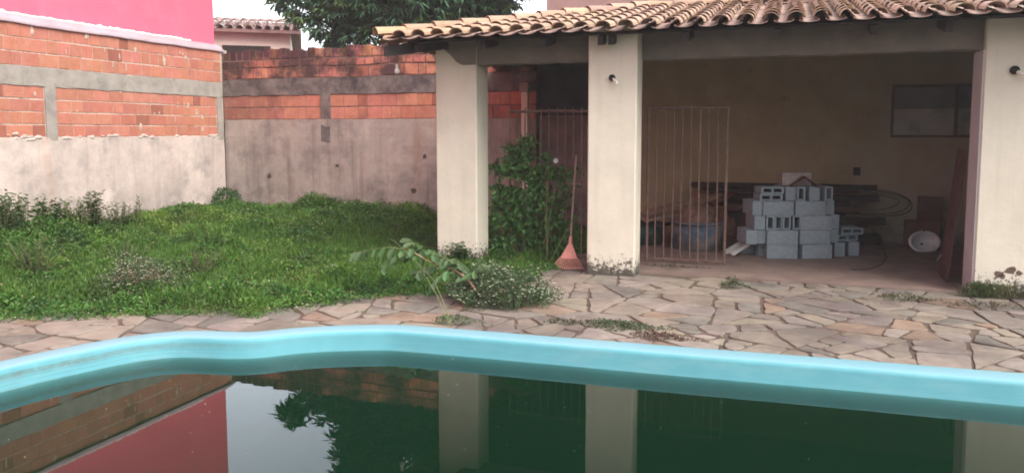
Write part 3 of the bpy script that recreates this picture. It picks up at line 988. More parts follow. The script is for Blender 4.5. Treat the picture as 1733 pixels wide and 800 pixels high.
# ================================================================== PAVILION
FACE = 8.85
pav = thing('pavilion', 'open tiled roof pavilion with cream pillars beside the pool', 'pavilion', (0, 10.5, 0))
for (a, b, f_, c) in [(-4.15, -3.60, FACE, 9.25), (-2.122, -1.567, 8.58, 8.93)]:
    mb = MB(); mb.box(a, b, f_, c, -0.03, 2.86, bev=0.012)
    mb.build('pillar', M['pillar'], pav)
mb = MB(); mb.box(1.840, 5.2, 8.78, 9.22, -0.03, 2.86, bev=0.010); mb.build('front_wall', M['pillar'], pav)
mb = MB(); mb.box(1.826, 1.8395, 8.80, 9.215, 0.0, 2.45); mb.build('reveal', M['pillar_clean'], pav)
# beams
for (a, b) in [(-3.60, -2.0), (-1.7, 1.838)]:
    mb = MB()
    nseg = max(3, int((b - a) / 0.3))
    for i in range(nseg):
        pass
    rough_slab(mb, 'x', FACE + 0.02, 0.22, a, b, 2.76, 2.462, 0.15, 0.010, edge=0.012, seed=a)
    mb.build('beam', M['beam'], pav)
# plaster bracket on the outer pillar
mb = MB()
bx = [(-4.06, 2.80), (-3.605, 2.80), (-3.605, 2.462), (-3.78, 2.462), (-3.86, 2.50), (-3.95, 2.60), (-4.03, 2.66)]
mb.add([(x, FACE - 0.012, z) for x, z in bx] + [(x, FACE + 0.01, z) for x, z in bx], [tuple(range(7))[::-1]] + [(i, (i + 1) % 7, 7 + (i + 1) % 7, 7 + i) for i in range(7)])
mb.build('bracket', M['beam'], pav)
# rear and inner walls
mb = MB(); mb.box(XR + 0.03, 7, 12.45, 12.6, -0.03, 3.4); mb.build('rear_wall', M['inner'], pav)
mb = MB(); mb.box(5.05, 5.2, 9.22, 12.45, -0.03, 3.0); mb.build('side_wall', M['inner'], pav)
# low rendered part seen through the first bay
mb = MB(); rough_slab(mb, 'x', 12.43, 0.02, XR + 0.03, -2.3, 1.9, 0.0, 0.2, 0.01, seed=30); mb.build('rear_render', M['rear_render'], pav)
mb = MB(); rough_slab(mb, 'x', 12.43, 0.018, XR + 0.03, -2.62, 3.3, 1.905, 0.2, 0.01, seed=31); mb.build('shade_panel', M['soot_shade'], pav)  # added dark panel: shade behind the first bay put into its colour
# window board on rear wall
a, b_ = FY(1510, 145, 12.44), FY(1649, 236, 12.44)
wx0, wx1, wz0, wz1 = a.x, a.x + 1.34, 1.56, 2.31
fr = MB()
t = 0.035
fr.box(wx0, wx1, 12.40, 12.452, wz1 - t, wz1); fr.box(wx0, wx1, 12.40, 12.452, wz0, wz0 + t)
fr.box(wx0, wx0 + t, 12.401, 12.451, wz0 + t, wz1 - t); fr.box(wx1 - t, wx1, 12.401, 12.451, wz0 + t, wz1 - t)
xm = FY(1618, 190, 12.44).x
fr.box(xm - 0.025, xm + 0.025, 12.402, 12.451, wz0 + t, wz1 - t)
wnd = fr.build('window', M['frame_dark'], pav)
for (q0, q1) in [(wx0 + t, xm - 0.025), (xm + 0.025, wx1 - t)]:
    zm = (wz0 + wz1) / 2 + 0.03
    mb = MB(); mb.box(q0, q1, 12.425, 12.449, wz0 + t, zm - 0.006); mb.box(q0, q1, 12.425, 12.449, zm + 0.006, wz1 - t, (0.45, 0.46, 0.5))
    mb.build('pane', M['board_grey'], wnd)
# sockets / lamp stubs
def stub(px, py, Y, r, tail=True):
    p = FY(px, py, Y)
    mb = MB()
    Mx = Matrix.Translation(p) @ Matrix.Rotation(radians(90), 4, 'X')
    mb.lathe([(r, -0.004), (r, 0.018), (r * 0.82, 0.024), (r * 0.8, 0.006), (0, 0.004)], (0, 0, 0), 20, (1, 1, 1), Mx)
    o = mb.build('lamp_socket', M['black'], pav, smooth=False)
    if tail:
        mb = MB(); mb.tube([p + Vector((r * .5, -0.02, -r * .4)), p + Vector((r * 1.6, -0.06, -r * 1.3)), p + Vector((r * 1.9, -0.055, -r * 2.0))], r * 0.4, 10)
        mb.build('lamp_holder', M['white_plastic'], o)
stub(1036, 132, 8.575, 0.036)
stub(1717, 119, 8.775, 0.042)
p = FY(1450, 290, 12.445)
mb = MB(); mb.box(p.x - 0.05, p.x + 0.05, 12.435, 12.448, p.z - 0.06, p.z + 0.06, (1.6, 1.5, 1.4)); mb.box(p.x - 0.032, p.x + 0.032, 12.43, 12.4345, p.z - 0.042, p.z + 0.042, (0.5, 0.5, 0.5))
mb.build('wall_socket', M['black'], pav)
# peeled paint on the front wall
mb = MB()
for (px, py, r) in [(1690, 463, .045), (1709, 457, .05), (1697, 468, .03), (1724, 462, .03)]:
    p = FY(px, py, 8.78)
    n_ = 14
    ring = [(p.x + r * cos(t) * rr.uniform(.65, 1.25), 8.7765, p.z + r * .8 * sin(t) * rr.uniform(.6, 1.25)) for t in [2 * pi * k / n_ for k in range(n_)]]
    mb.add(ring, [tuple(range(n_))], (4.5, 3.4, 2.8))
mb.build('peeled_patch', M['black'], pav)

# ---- roof
EZ, EY, SL = 2.70, 8.2, 0.218
HX = -4.66          # left eave
RIDGE = 11.0
def rz_(y): return EZ + (y - EY) * SL
ridge_z = rz_(RIDGE)
roof = MB()
# slab added under the tiles to block light (keeps the underside dark), two slopes and the hip
Z0 = -0.03
xr = 7.0
hipx = HX + (RIDGE - EY)
YB = RIDGE * 2 - EY
vs = [(HX + .3, EY + .3, EZ + Z0 + .3 * SL), (xr, EY + .3, EZ + Z0 + .3 * SL), (xr, RIDGE, ridge_z + Z0), (hipx, RIDGE, ridge_z + Z0), (HX + .3, YB - .3, EZ + Z0 + .3 * SL), (xr, YB - .3, EZ + Z0 + .3 * SL)]
vs2 = [(x, y, z - 0.025) for x, y, z in vs]
roof.add(vs + vs2, [(0, 1, 2, 3), (3, 2, 5, 4), (0, 3, 4), (6, 9, 8, 7), (9, 10, 11, 8), (6, 10, 9), (0, 6, 7, 1), (0, 4, 10, 6), (4, 5, 11, 10), (1, 7, 8, 2), (2, 8, 11, 5)])
roof_o = roof.build('roof', M['darkwood'], pav)  # the added light-blocking slab under the tiles
def tile_row(mb, x0, y0, z0, dx, dy, dz, n, L, r, cover=True, n8=7, jit=0.006, flare=1.12, cols=None):
    """half-round clay tiles overlapping up a slope, starting at the eave"""
    U = Vector((dx, dy, dz)).normalized()
    S = Vector((-U.y, U.x, 0)).normalized()
    Nn = S.cross(U)
    if Nn.z < 0: Nn = -Nn
    for i in range(n):
        p0 = Vector((x0, y0, z0)) + U * (i * L) + S * rr.uniform(-jit, jit) + Nn * rr.uniform(-0.003, 0.004)
        p1 = p0 + U * (L * 1.2) + S * rr.uniform(-jit, jit)
        r0, r1 = r * flare, r * 0.92
        if cover: p0 = p0 + Nn * 0.014; p1 = p1 - Nn * 0.004
        vs = []
        for (p, rad) in ((p0, r0), (p1, r1)):
            for th in (0.0, 0.010):
                for k in range(n8 + 1):
                    a = pi * k / n8
                    if cover: v = p + S * (cos(a) * (rad - th)) + Nn * (sin(a) * (rad - th) * 0.80)
                    else: v = p + S * (cos(a) * (rad - th)) - Nn * (sin(a) * (rad - th) * 0.26)
                    vs.append(v)
        m_ = n8 + 1
        fs = []
        for k in range(n8):
            fs.append((k, k + 1, 2 * m_ + k + 1, 2 * m_ + k))
            fs.append((m_ + k + 1, m_ + k, 3 * m_ + k, 3 * m_ + k + 1))
            fs.append((k + 1, k, m_ + k, m_ + k + 1))
        fs.append((0, 2 * m_, 3 * m_, m_)); fs.append((m_ - 1, 2 * m_ - 1, 4 * m_ - 1, 3 * m_ - 1))
        if cols: k = cols(p0)
        else:
            q = rr.uniform(0.80, 1.12); k = (q, q * rr.uniform(0.93, 1.04), q * rr.uniform(0.88, 1.06))
        mb.add(vs, fs, k)
sp = 0.243
cov, cha = MB(), MB()
def tcol(p):
    q = rr.uniform(0.84, 1.10)
    w_ = cl((-p.x - 2.2) / 2.0, 0, 1)      # newer, more orange tiles towards the corner
    return (q * (1 + .05 * w_), q * (1 - 0.02 * w_) * rr.uniform(.96, 1.03), q * (1 - 0.12 * w_) * rr.uniform(.92, 1.05))
i = 0
x = HX + 0.36
Lt = 0.33
while x < 4.6:
    run = min(RIDGE - EY, x - HX)
    nn_ = max(1, int(round(run / Lt + 0.15)))
    tile_row(cov, x, EY - 0.02, EZ + 0.042, 0, 1, SL, nn_, Lt, 0.084, True, cols=tcol)
    nn2 = max(1, int(round((min(RIDGE - EY, x - sp / 2 - HX)) / Lt + 0.1)))
    tile_row(cha, x - sp / 2, EY - 0.015, EZ + 0.040, 0, 1, SL, nn2, Lt, 0.088, False, cols=lambda p: (lambda q: (q * 1.0, q, q))(rr.uniform(0.8, 1.1) if p.y < EY + .1 else rr.uniform(0.8, 1.5)))  # eave channels tinted darker for the shade on their undersides
    x += sp
# left slope
y = EY + 0.36
lc = MB()
while y < YB:
    run = min(y - EY, YB - y, RIDGE - EY)
    if run > 0.1:
        nn_ = max(1, int(round(run / Lt + 0.1)))
        tile_row(lc, HX - 0.02, y, EZ + 0.045, 1, 0, SL, nn_, Lt, 0.078, True, cols=tcol)
        tile_row(lc, HX - 0.035, y - sp / 2, EZ + 0.035, 1, 0, SL, nn_, Lt, 0.088, False, cols=lambda p: (.6, .55, .55))
    y += sp
cov.build('cover_tiles', M['tile'], roof_o, smooth=False)
cha.build('channel_tiles', M['tile_channel'], roof_o)
lc.build('side_slope_tiles', M['tile'], roof_o)
# hip and ridge caps
hp = MB()
hs_ = SL / sqrt(2)
nh = int((RIDGE - EY) * sqrt(2) / 0.37) + 1
tile_row(hp, HX + 0.02, EY + 0.02, EZ + 0.075, 1, 1, SL * 1.0, nh, 0.37, 0.105, True, 9, cols=tcol, jit=0.012)
hp.build('hip_caps', M['tile'], roof_o)
hp = MB(); tile_row(hp, hipx, RIDGE, ridge_z + 0.06, 1, 0, 0.0, 22, 0.37, 0.10, True, 9, cols=tcol); hp.build('ridge_caps', M['tile'], roof_o)
# rafters with sawn ends showing under the eave, one object each
for rx in [-4.2, -3.35, -2.62, -1.95, -1.83, -1.02, -0.1, 0.8, 1.45, 2.3, 3.2, 4.1]:
    mb = MB()
    y0, y1 = EY + 0.22, min(RIDGE, EY + (rx - HX)) if rx < hipx else RIDGE
    hh = 0.10
    vs = []
    for (yy) in (y0, y1):
        for dx in (-0.03, 0.03):
            for dz in (-hh, -0.002): vs.append((rx + dx, yy, rz_(yy) - 0.056 + dz))
    mb.add(vs, [(0, 2, 3, 1), (4, 5, 7, 6), (0, 1, 5, 4), (2, 6, 7, 3), (0, 4, 6, 2), (1, 3, 7, 5)])
    mb.build('rafter', M['darkwood'], roof_o)
mb = MB()
vs = []
for (q, e_) in ((0.10, 0), (2.75, 0)):
    for s_ in (-0.03, 0.03):
        for dz in (-0.14, -0.02): vs.append((HX + q - s_, EY + q + s_, rz_(EY + q) - 0.04 + dz))
mb.add(vs, [(0, 2, 3, 1), (4, 5, 7, 6), (0, 1, 5, 4), (2, 6, 7, 3), (0, 4, 6, 2), (1, 3, 7, 5)])
mb.build('hip_rafter', M['darkwood'], roof_o)
# mortar chip lying on the hip
p = FY(737, 44, 8.75)
mb = MB(); mb.box(-0.06, 0.06, -0.04, 0.04, -0.012, 0.014, M=Matrix.Translation(Vector((p.x, 8.75, rz_(8.75) + 0.13))) @ Matrix.Rotation(0.35, 4, 'Z') @ Matrix.Rotation(0.2, 4, 'X'), bev=0.006)
tag(rebase(mb.build('tile_fragment', M['white_flake']), (p.x, 8.75, rz_(8.75) + .12)), 'small white fragment lying on the roof tiles near the corner', 'fragment')

# post in the first bay
p = FY(889, 300, 12.2)
po = thing('post', 'pale weathered post behind the rusty railing', 'post', (p.x, 12.2, 0))
mb = MB(); mb.box(p.x - 0.055, p.x + 0.055, 12.14, 12.26, 0, 2.45, bev=0.006); mb.build('shaft', M['house_wall'], po)
mb = MB(); mb.box(p.x - 0.08, p.x + 0.08, 12.10, 12.29, 2.30, 2.44, bev=0.006); mb.build('cap', M['concrete'], po)

# ================================================================== FAR THINGS
c0 = Vector((0, 0, 0))
def camspace(px, z):  # a point at image column px and camera depth z, on the ground
    x = (px - 866.5) / FPX * z
    return Vector((x * cos(YAW) - z * sin(YAW), x * sin(YAW) + z * cos(YAW), 0))
A = camspace(300, 19.6); B = camspace(513, 20.4)
ang = atan2(B.y - A.y, B.x - A.x)
nh_ = thing('neighbour_house', 'low beige house with a clay tiled roof behind the back wall', 'house', (A.x, A.y, 0), ang)
Lh = (B - A).length
Mh = Matrix.Translation(A) @ Matrix.Rotation(ang, 4, 'Z')
mb = MB(); mb.box(-1.5, Lh - 0.25, 0.22, 4.0, 0, 4.20, M=Mh); mb.build('wall', M['house_wall'], nh_)
mb = MB(); mb.box(1.15, Lh - 1.0 + .25, 0.20, 0.30, 2.9, 3.86, M=Mh); mb.build('window', M['black'], nh_)
mb = MB()
ez, rzz = 4.26, 4.74
vs = [(-1.8, 0, ez), (Lh + 0.02, 0, ez), (Lh + 0.02 , 2.2, rzz), (-1.8, 2.2, rzz), (Lh + 0.02, 4.4, ez), (-1.8, 4.4, ez)]
vs = [Vector(v) for v in vs]; lo = [v - Vector((0, 0, 0.08)) for v in vs]
allv = [Mh @ v for v in vs + lo]
mb.add(allv, [(0, 1, 2, 3), (3, 2, 4, 5), (6, 9, 8, 7), (9, 11, 10, 8), (0, 6, 7, 1), (1, 7, 8, 2), (2, 8, 10, 4)], (.6, .5, .5))
rt2 = mb.build('roof', M['tile_far'], nh_)
mb = MB()
R3 = Mh.to_3x3()
u = -1.7
while u < Lh:
    st = Mh @ Vector((u, -0.05, ez + 0.02)); dr = R3 @ Vector((0, 2.2, rzz - ez))
    tile_row(mb, st.x, st.y, st.z, dr.x, dr.y, dr.z, 6, 0.385, 0.085, True, 6)
    u += 0.235
st = Mh @ Vector((-1.8, 2.2, rzz + 0.02)); dr = R3 @ Vector((1, 0, 0))
tile_row(mb, st.x, st.y, st.z, dr.x, dr.y, 0, int((Lh + 1.8) / 0.33), 0.33, 0.09, True, 6)
mb.build('tiles', M['tile_far'], rt2)

# brown building behind the pavilion
p = FY(925, 5, 14.6)
bh = thing('brown_building', 'mauve brown building wall rising just behind the pavilion roof', 'building', (p.x + 2.5, 16, 0))
mb = MB(); mb.box(p.x, p.x + 6.5, 14.6, 19, 0, 6.4); mb.build('wall', M['house_brown'], bh)
mb = MB(); mb.box(p.x - 0.06, p.x + 6.56, 14.54, 19.06, 6.4, 6.55); mb.build('parapet', M['concrete'], bh)

# mango tree
tc = camspace(805, 18.0)
mt = thing('mango_tree', 'dense dark green mango tree with drooping leaves behind the back wall', 'tree', (tc.x, tc.y, 0))
cc_ = camspace(712, 17.6)
mb = MB()
mb.tube([(tc.x, tc.y, 0), (tc.x + .03, tc.y, 1.5), (tc.x - .02, tc.y, 3.2), (tc.x - .05, tc.y, 4.6)], [0.24, 0.19, 0.13, 0.12], 12)
trk = mb.build('trunk', M['bark'], mt, smooth=True)
mb = MB()
CR = Vector((cc_.x, cc_.y, 5.75)); RX, RZ = 2.1, 2.4
for k in range(16):
    a = 2 * pi * k / 16 + rr.uniform(-.2, .2)
    el = rr.uniform(-0.3, 1.2)
    e_ = CR + Vector((cos(a) * cos(el) * RX * .8, sin(a) * cos(el) * RX * .8, sin(el) * RZ * .8))
    s_ = Vector((tc.x - .05, tc.y, 4.3 + rr.uniform(-.2, .3)))
    mid_ = s_.lerp(e_, 0.5) + Vector((0, 0, 0.35))
    mb.tube([s_, mid_, e_], [0.08, 0.05, 0.015], 7)
mb.build('limbs', M['bark'], mt, smooth=True)
# leaf rosettes: drooping fans of long leaves at twig ends
NC = 3000
cen_l, dirs, = [], []
pos, dr_, nm_, ln_, wd_, cl_ = [], [], [], [], [], []
lobes = []
for k in range(58):
    v = rng.normal(size=3); v /= np.linalg.norm(v)
    q = np.array(CR) + v * np.array([RX, RX, RZ]) * rng.uniform(0.62, 0.93)
    lobes.append((q, rng.uniform(0.55, 0.95)))
# hand-set lobes that make the low left and low right fringes of the outline
for (px, py, dep, r) in [(500, 0, 17.2, .42), (520, 22, 17.0, .38), (560, 48, 16.8, .42), (600, 60, 16.6, .36), (640, 55, 16.6, .5), (580, 20, 16.6, .5), (690, 40, 16.6, .5), (740, 30, 16.8, .45), (775, 20, 17.0, .4), (800, -20, 17, .40), (822, -24, 17.3, .28), (575, 66, 17.2, .26), (555, 5, 17.2, .4), (480, -12, 17.5, .25), (760, -10, 17, .4), (790, 2, 17.2, .3), (620, 0, 16.4, .5), (700, 0, 16.4, .5)]:
    g_ = camspace(px, dep)
    z_ = CAMH + (HORIZON - py) / FPX * dep
    lobes.append((np.array([g_.x, g_.y, z_]), r))
for (q, r) in lobes:
    nros = int(52 * r * r / 0.4) + 9
    v = rng.normal(size=(nros, 3)); v /= np.linalg.norm(v, axis=1, keepdims=True)
    pts = q + v * r * rng.uniform(0.55, 1.0, (nros, 1)) * np.array([1, 1, 0.8])
    shade = rng.uniform(0.75, 1.25)
    for pnt, vv in zip(pts, v):
        nl = 13
        a = rng.uniform(0, 2 * pi, nl)
        droop = rng.uniform(-1.0, 0.15, nl)
        d = np.stack([np.cos(a), np.sin(a), droop], 1) + vv * 0.35
        pos.append(np.tile(pnt, (nl, 1)) + d * 0.02)
        dr_.append(d); nm_.append(np.tile([0, 0, 1.0], (nl, 1)) + rng.normal(size=(nl, 3)) * .2)
        ln_.append(rng.uniform(0.18, 0.32, nl)); wd_.append(rng.uniform(0.045, 0.065, nl))
        young = rng.random() < 0.12
        cb = (0.10, 0.18, 0.055) if young else (0.075, 0.16, 0.095)
        cl_.append(vary(cb, nl, .25) * shade)
leaf_mesh('crown', np.concatenate(pos), np.concatenate(dr_), np.concatenate(nm_), np.concatenate(ln_), np.concatenate(wd_), np.clip(np.concatenate(cl_), 0, 1), M['leaf_mango'], mt)

# ================================================================== IRON RAILINGS
def railing(name, label, x0, x1, Y, h, n, spikes, base_z=0.03, mid=None, tilt=0.0, yaw=0.0):
    t = thing(name, label, 'iron gate', ((x0 + x1) / 2, Y, 0), 0)
    def T(x, z): return Vector((x, Y + (x - (x0 + x1) / 2) * tan(yaw) + (z) * tilt, z))
    mb = MB(); mb.tube([T(x0 - .01, h), T((x0 + x1) / 2, h + 0.006), T(x1 + .01, h)], 0.017, 8); mb.build('top_rail', M['rust'], t)
    mb = MB(); mb.tube([T(x0, base_z + 0.03), T(x1, base_z + 0.03)], 0.014, 8); mb.build('bottom_rail', M['rust'], t)
    if mid:
        mb = MB(); mb.tube([T(x0, mid), T(x1, mid)], 0.009, 8); mb.build('middle_rail', M['rust'], t)
    for i in range(n):
        x = x0 + (x1 - x0) * i / (n - 1)
        r = 0.017 if i in (0, n - 1) else 0.0095
        b0, b1 = T(x + rr.uniform(-.008, .008), base_z), T(x + rr.uniform(-.006, .006), h + (0.05 if spikes else 0))
        mb = MB(); mb.tube([b0, b0.lerp(b1, .5) + Vector((rr.uniform(-.004, .004), 0, 0)), b1], [r, r, r * (0.8 if spikes else 1)], 7, (1, 1, 1) if rr.random() < .7 else (1.25, 1.2, 1.15)); mb.build('bar', M['rust'], t)
    return t
railing('iron_railing', 'rusty barred railing with vine leaves between the first two pillars', -3.40, -2.22, 9.52, 1.90, 12, True)
railing('iron_gate', 'rusty barred gate leaf standing open in front of the blue tub', -1.60, -0.655, 9.60, 1.93, 10, False)
# ================================================================== RAKE
def FYp(px, py, Y): return FY(px, py, Y)
a = FY(965, 412, 9.02); top = FY(975, 263, 9.46)
rk = thing('leaf_rake', 'salmon pink plastic leaf rake leaning against the railing beside the second pillar', 'rake', (a.x, 8.85, 0))
mb = MB(); mb.tube([a + Vector((0, 0, -.05)), a.lerp(top, .5), top], [0.013, 0.012, 0.011], 10); mb.build('handle', M['rake_wood'], rk)
head = MB()
bl_, br_ = FY(933, 458, 8.80), FY(988, 461, 8.80)
nt = 15
mid0, mid1 = a.lerp(bl_, .52), a.lerp(br_, .52)
# upper fan plate with thickness
pl = []
for k in range(9):
    t = k / 8
    q = mid0.lerp(mid1, t) + Vector((0, -0.015 * sin(pi * t), -0.012 * sin(pi * t)))
    pl.append(q)
apx = [a + Vector((-0.018, 0, 0.01)), a + Vector((0.018, 0, 0.01))]
th = Vector((0, 0.008, 0.003))
vs = [apx[0], apx[1]] + pl; m_ = len(vs)
vs2 = [v + th for v in vs]
fs = [(0, k, k + 1) if False else (0 if k < 6 else 1, k + 0, k + 1) for k in range(2, m_ - 1)] + [(0, 6, 1)]
fs2 = [tuple(i + m_ for i in f[::-1]) for f in fs]
rim_ = [0] + list(range(2, m_)) + [1]
head.add(vs + vs2, fs + fs2 + [(rim_[i], rim_[(i + 1) % len(rim_)], rim_[(i + 1) % len(rim_)] + m_, rim_[i] + m_) for i in range(len(rim_))])
head.tube([a + Vector((0, 0, -0.03)), a + (top - a).normalized() * 0.09], [0.024, 0.019], 10)
hd = head.build('head', M['rake_plastic'], rk)
for k in range(nt):
    t = k / (nt - 1)
    s0 = mid0.lerp(mid1, t) + Vector((0, -0.015 * sin(pi * t) + 0.003, -0.012 * sin(pi * t) + 0.01))
    e0 = bl_.lerp(br_, t); e0.z = 0.012
    e0 += Vector((0, -0.05 * sin(pi * t), 0))
    mb = MB(); mb.tube([s0, s0.lerp(e0, .55), e0, e0 + Vector((0, 0.012, -0.01))], [0.0042, 0.0038, 0.0034, 0.003], 6); mb.build('tine', M['rake_plastic'], rk)
mb = MB(); q0, q1 = a.lerp(bl_, .84), a.lerp(br_, .84)
mb.tube([q0 + Vector((0, .0, .0)), q0.lerp(q1, .5) + Vector((0, -.035, -.012)), q1], 0.0045, 6); mb.build('tine_brace', M['rake_plastic'], rk)
w0 = FY(963, 311, 9.42); mb = MB()
mb.tube([w0 + Vector((0, -.01, 0)), w0 + Vector((.04, -.03, .008)), w0 + Vector((.08, -.01, -.004)), w0 + Vector((.12, 0, .004)), w0 + Vector((.16, .02, -.01))], 0.006, 6); mb.tube([w0 + Vector((0.0, -.01, .01)), w0 + Vector((.05, -.035, -.008)), w0 + Vector((.09, -.01, .01)), w0 + Vector((.14, 0, 0))], 0.005, 6)
tag(rebase(mb.build('wire_tie', M['rake_wood']), w0), 'twisted pale wire tied round the rake handle on the railing', 'wire')
p = FY(941, 272, 9.49)
mb = MB(); mb.lathe([(0, 0.0), (0.03, 0.004), (0.034, 0.012), (0.03, 0.02), (0.0, 0.012)], (0, 0, 0), 14, (1, 1, 1), Matrix.Translation(p) @ Matrix.Rotation(radians(90), 4, 'X'))
tag(rebase(mb.build('white_disc', M['white_plastic']), p), 'small white plastic disc fixed on the vine covered railing', 'disc')

# ================================================================== CONCRETE BLOCK PILE
def block_mesh(kind):
    L, W, Hh = 0.39, 0.14, 0.183
    if kind == 'flat': L, W, Hh = 0.29, 0.30, 0.088
    if kind == 'slot': W = 0.105
    bm = bmesh.new()
    t = 0.022 if kind == 'slot' else 0.027
    # cross-section grid with two (or one) openings, extruded; axis along local Z ('A'), or along local Y ('end', 'flat')
    if kind == 'A':
        X = [-L / 2, -L / 2 + t, -t / 2, t / 2, L / 2 - t, L / 2]; Y = [-W / 2, -W / 2 + t, W / 2 - t, W / 2]; Z = (0, Hh)
        holes = {(1, 1), (3, 1)}
        mp = lambda a, b, c: (a, b, c)
    elif kind == 'slot':   # seen from its end: one tall opening running through its length
        X = [-W / 2, -W / 2 + t, W / 2 - t, W / 2]; Y = [0, t, Hh - t, Hh]; Z = (0, L)
        holes = {(1, 1)}
        mp = lambda a, b, c: (a, c, b)
    else:                 # laid flat: two low openings facing forward
        X = [-L / 2, -L / 2 + t, -t / 2, t / 2, L / 2 - t, L / 2]; Y = [0, 0.02, Hh - 0.02, Hh]; Z = (0, W)
        holes = {(1, 1), (3, 1)}
        mp = lambda a, b, c: (a, c, b)
    V = {}
    def v(i, j, k):
        if (i, j, k) not in V: V[(i, j, k)] = bm.verts.new(mp(X[i], Y[j], Z[k]))
        return V[(i, j, k)]
    nx, ny = len(X) - 1, len(Y) - 1
    solid = lambda i, j: 0 <= i < nx and 0 <= j < ny and (i, j) not in holes
    for i in range(nx):
        for j in range(ny):
            if not solid(i, j): continue
            for k in (0, 1): bm.faces.new((v(i, j, k), v(i + 1, j, k), v(i + 1, j + 1, k), v(i, j + 1, k)))
            if not solid(i - 1, j): bm.faces.new((v(i, j, 0), v(i, j + 1, 0), v(i, j + 1, 1), v(i, j, 1)))
            if not solid(i + 1, j): bm.faces.new((v(i + 1, j, 0), v(i + 1, j + 1, 0), v(i + 1, j + 1, 1), v(i + 1, j, 1)))
            if not solid(i, j - 1): bm.faces.new((v(i, j, 0), v(i + 1, j, 0), v(i + 1, j, 1), v(i, j, 1)))
            if not solid(i, j + 1): bm.faces.new((v(i, j + 1, 0), v(i + 1, j + 1, 0), v(i + 1, j + 1, 1), v(i, j + 1, 1)))
    bmesh.ops.recalc_face_normals(bm, faces=bm.faces[:])
    eds = [e for e in bm.edges if len(e.link_faces) == 2 and e.calc_face_angle() > 1.0]
    bmesh.ops.bevel(bm, geom=eds, offset=0.004, segments=1, affect='EDGES')
    me = bpy.data.meshes.new('concrete_block')
    bm.to_mesh(me); bm.free()
    ca = me.color_attributes.new('tint', 'FLOAT_COLOR', 'CORNER')
    ca.data.foreach_set('color', np.ones(len(me.loops) * 4, np.float32))
    me.materials.append(M['cblock'])
    return me
BM_ = {k: block_mesh(k) for k in ('A', 'slot', 'flat')}
BM_['side'] = BM_['A']
BD = 9.78   # camera-facing depth of the pile front
pile_c = camspace(1355, BD)
HB = 0.185
def place_block(kind, px, layer, dep, label, rz=0.0, z=None, mat=None, group='concrete blocks stacked in the pile'):
    """px = centre column of the block's front, dep = metres behind the pile front"""
    p = camspace(px, BD + dep)
    o = bpy.data.objects.new('concrete_block', BM_[kind])
    COL.objects.link(o)
    if kind == 'A': p = p + Vector((-sin(YAW), cos(YAW), 0)) * 0.07
    if kind == 'side': p = p + Vector((-sin(YAW), cos(YAW), 0)) * 0.195; rz += pi / 2
    o.location = (p.x, p.y, 0.014 + (layer * HB if z is None else z))
    o.rotation_euler = (0, 0, YAW + rz + rr.uniform(-0.07, 0.07))
    tag(o, label, 'concrete block', group)
    return o
LN = ['bottom layer', 'second layer', 'third layer', 'fourth layer', 'top layer']
spec = [
 # kind, px, layer, depth, description
 ('A', 1283, 0, 0.42, 'shaded concrete block set back at the left end of the bottom layer'),
 ('A', 1329, 0, 0.0, 'long front concrete block left of centre in the bottom layer'),
 ('A', 1388, 0, 0.0, 'long front concrete block right of centre in the bottom layer'),
 ('side', 1426, 0, 0.18, 'concrete block standing end forward just right of the bottom front blocks'),
 ('side', 1451, 0, 0.24, 'low concrete block at the far right foot of the pile'),
 ('side', 1275, 1, 0.02, 'leftmost concrete block of the second layer, end forward'),
 ('side', 1294, 1, 0.08, 'second concrete block from the left in the second layer, end forward'),
 ('A', 1329, 1, 0.0, 'wide concrete block left of the middle in the second layer'),
 ('A', 1384, 1, 0.03, 'wide concrete block right of the middle in the second layer'),
 ('side', 1415, 1, 0.16, 'recessed concrete block at the right end of the second layer'),
 ('side', 1289, 2, 0.06, 'dusty concrete block at the left end of the third layer'),
 ('slot', 1307, 2, 0.03, 'first hollow end from the left in the row of hollow ends in the third layer'),
 ('slot', 1321, 2, 0.05, 'second hollow end from the left in the third layer'),
 ('slot', 1335, 2, 0.03, 'third hollow end from the left in the third layer'),
 ('slot', 1352, 2, 0.06, 'hollow end in the middle of the third layer, right of the other hollow ends'),
 ('A', 1386, 2, 0.04, 'wide plain concrete block right of the hollow ends in the third layer'),
 ('side', 1416, 2, 0.16, 'narrow concrete block at the right end of the third layer'),
 ('side', 1284, 3, 0.08, 'narrow concrete block at the left end of the fourth layer'),
 ('A', 1320, 3, 0.03, 'palest wide concrete block left in the fourth layer'),
 ('A', 1374, 3, 0.06, 'wide concrete block right in the fourth layer'),
 ('side', 1406, 3, 0.18, 'narrow recessed concrete block at the right end of the fourth layer'),
 ('side', 1339, 4, 0.12, 'shaded concrete block beside the flat blocks on top of the pile'),
 ('slot', 1358, 4, 0.06, 'hollow concrete block end in the middle of the top layer'),
 ('side', 1380, 4, 0.10, 'solid looking concrete block right of the middle of the top layer'),
 ('slot', 1405, 4, 0.08, 'rightmost hollow concrete block end of the top layer'),
]
for k, px, l, d, lab in spec:
    place_block(k, px, l, d, lab)
place_block('flat', 1307, 4, 0.08, 'lower of the two concrete blocks lying flat on the left of the pile top')
place_block('flat', 1309, 4, 0.10, 'upper of the two concrete blocks lying flat on the left of the pile top', z=4 * HB + 0.09)
place_block('flat', 1440, 1, 0.32, 'lower flat concrete block on the small right side stack', rz=0.08)
place_block('flat', 1447, 1, 0.30, 'upper flat concrete block on the small right side stack', z=HB + 0.09, rz=-0.05)
for l in range(4):
    for px, d in ((1312, 0.22), (1366, 0.24)):
        place_block('A', px, l, d, 'concrete block hidden behind the front row of the pile')
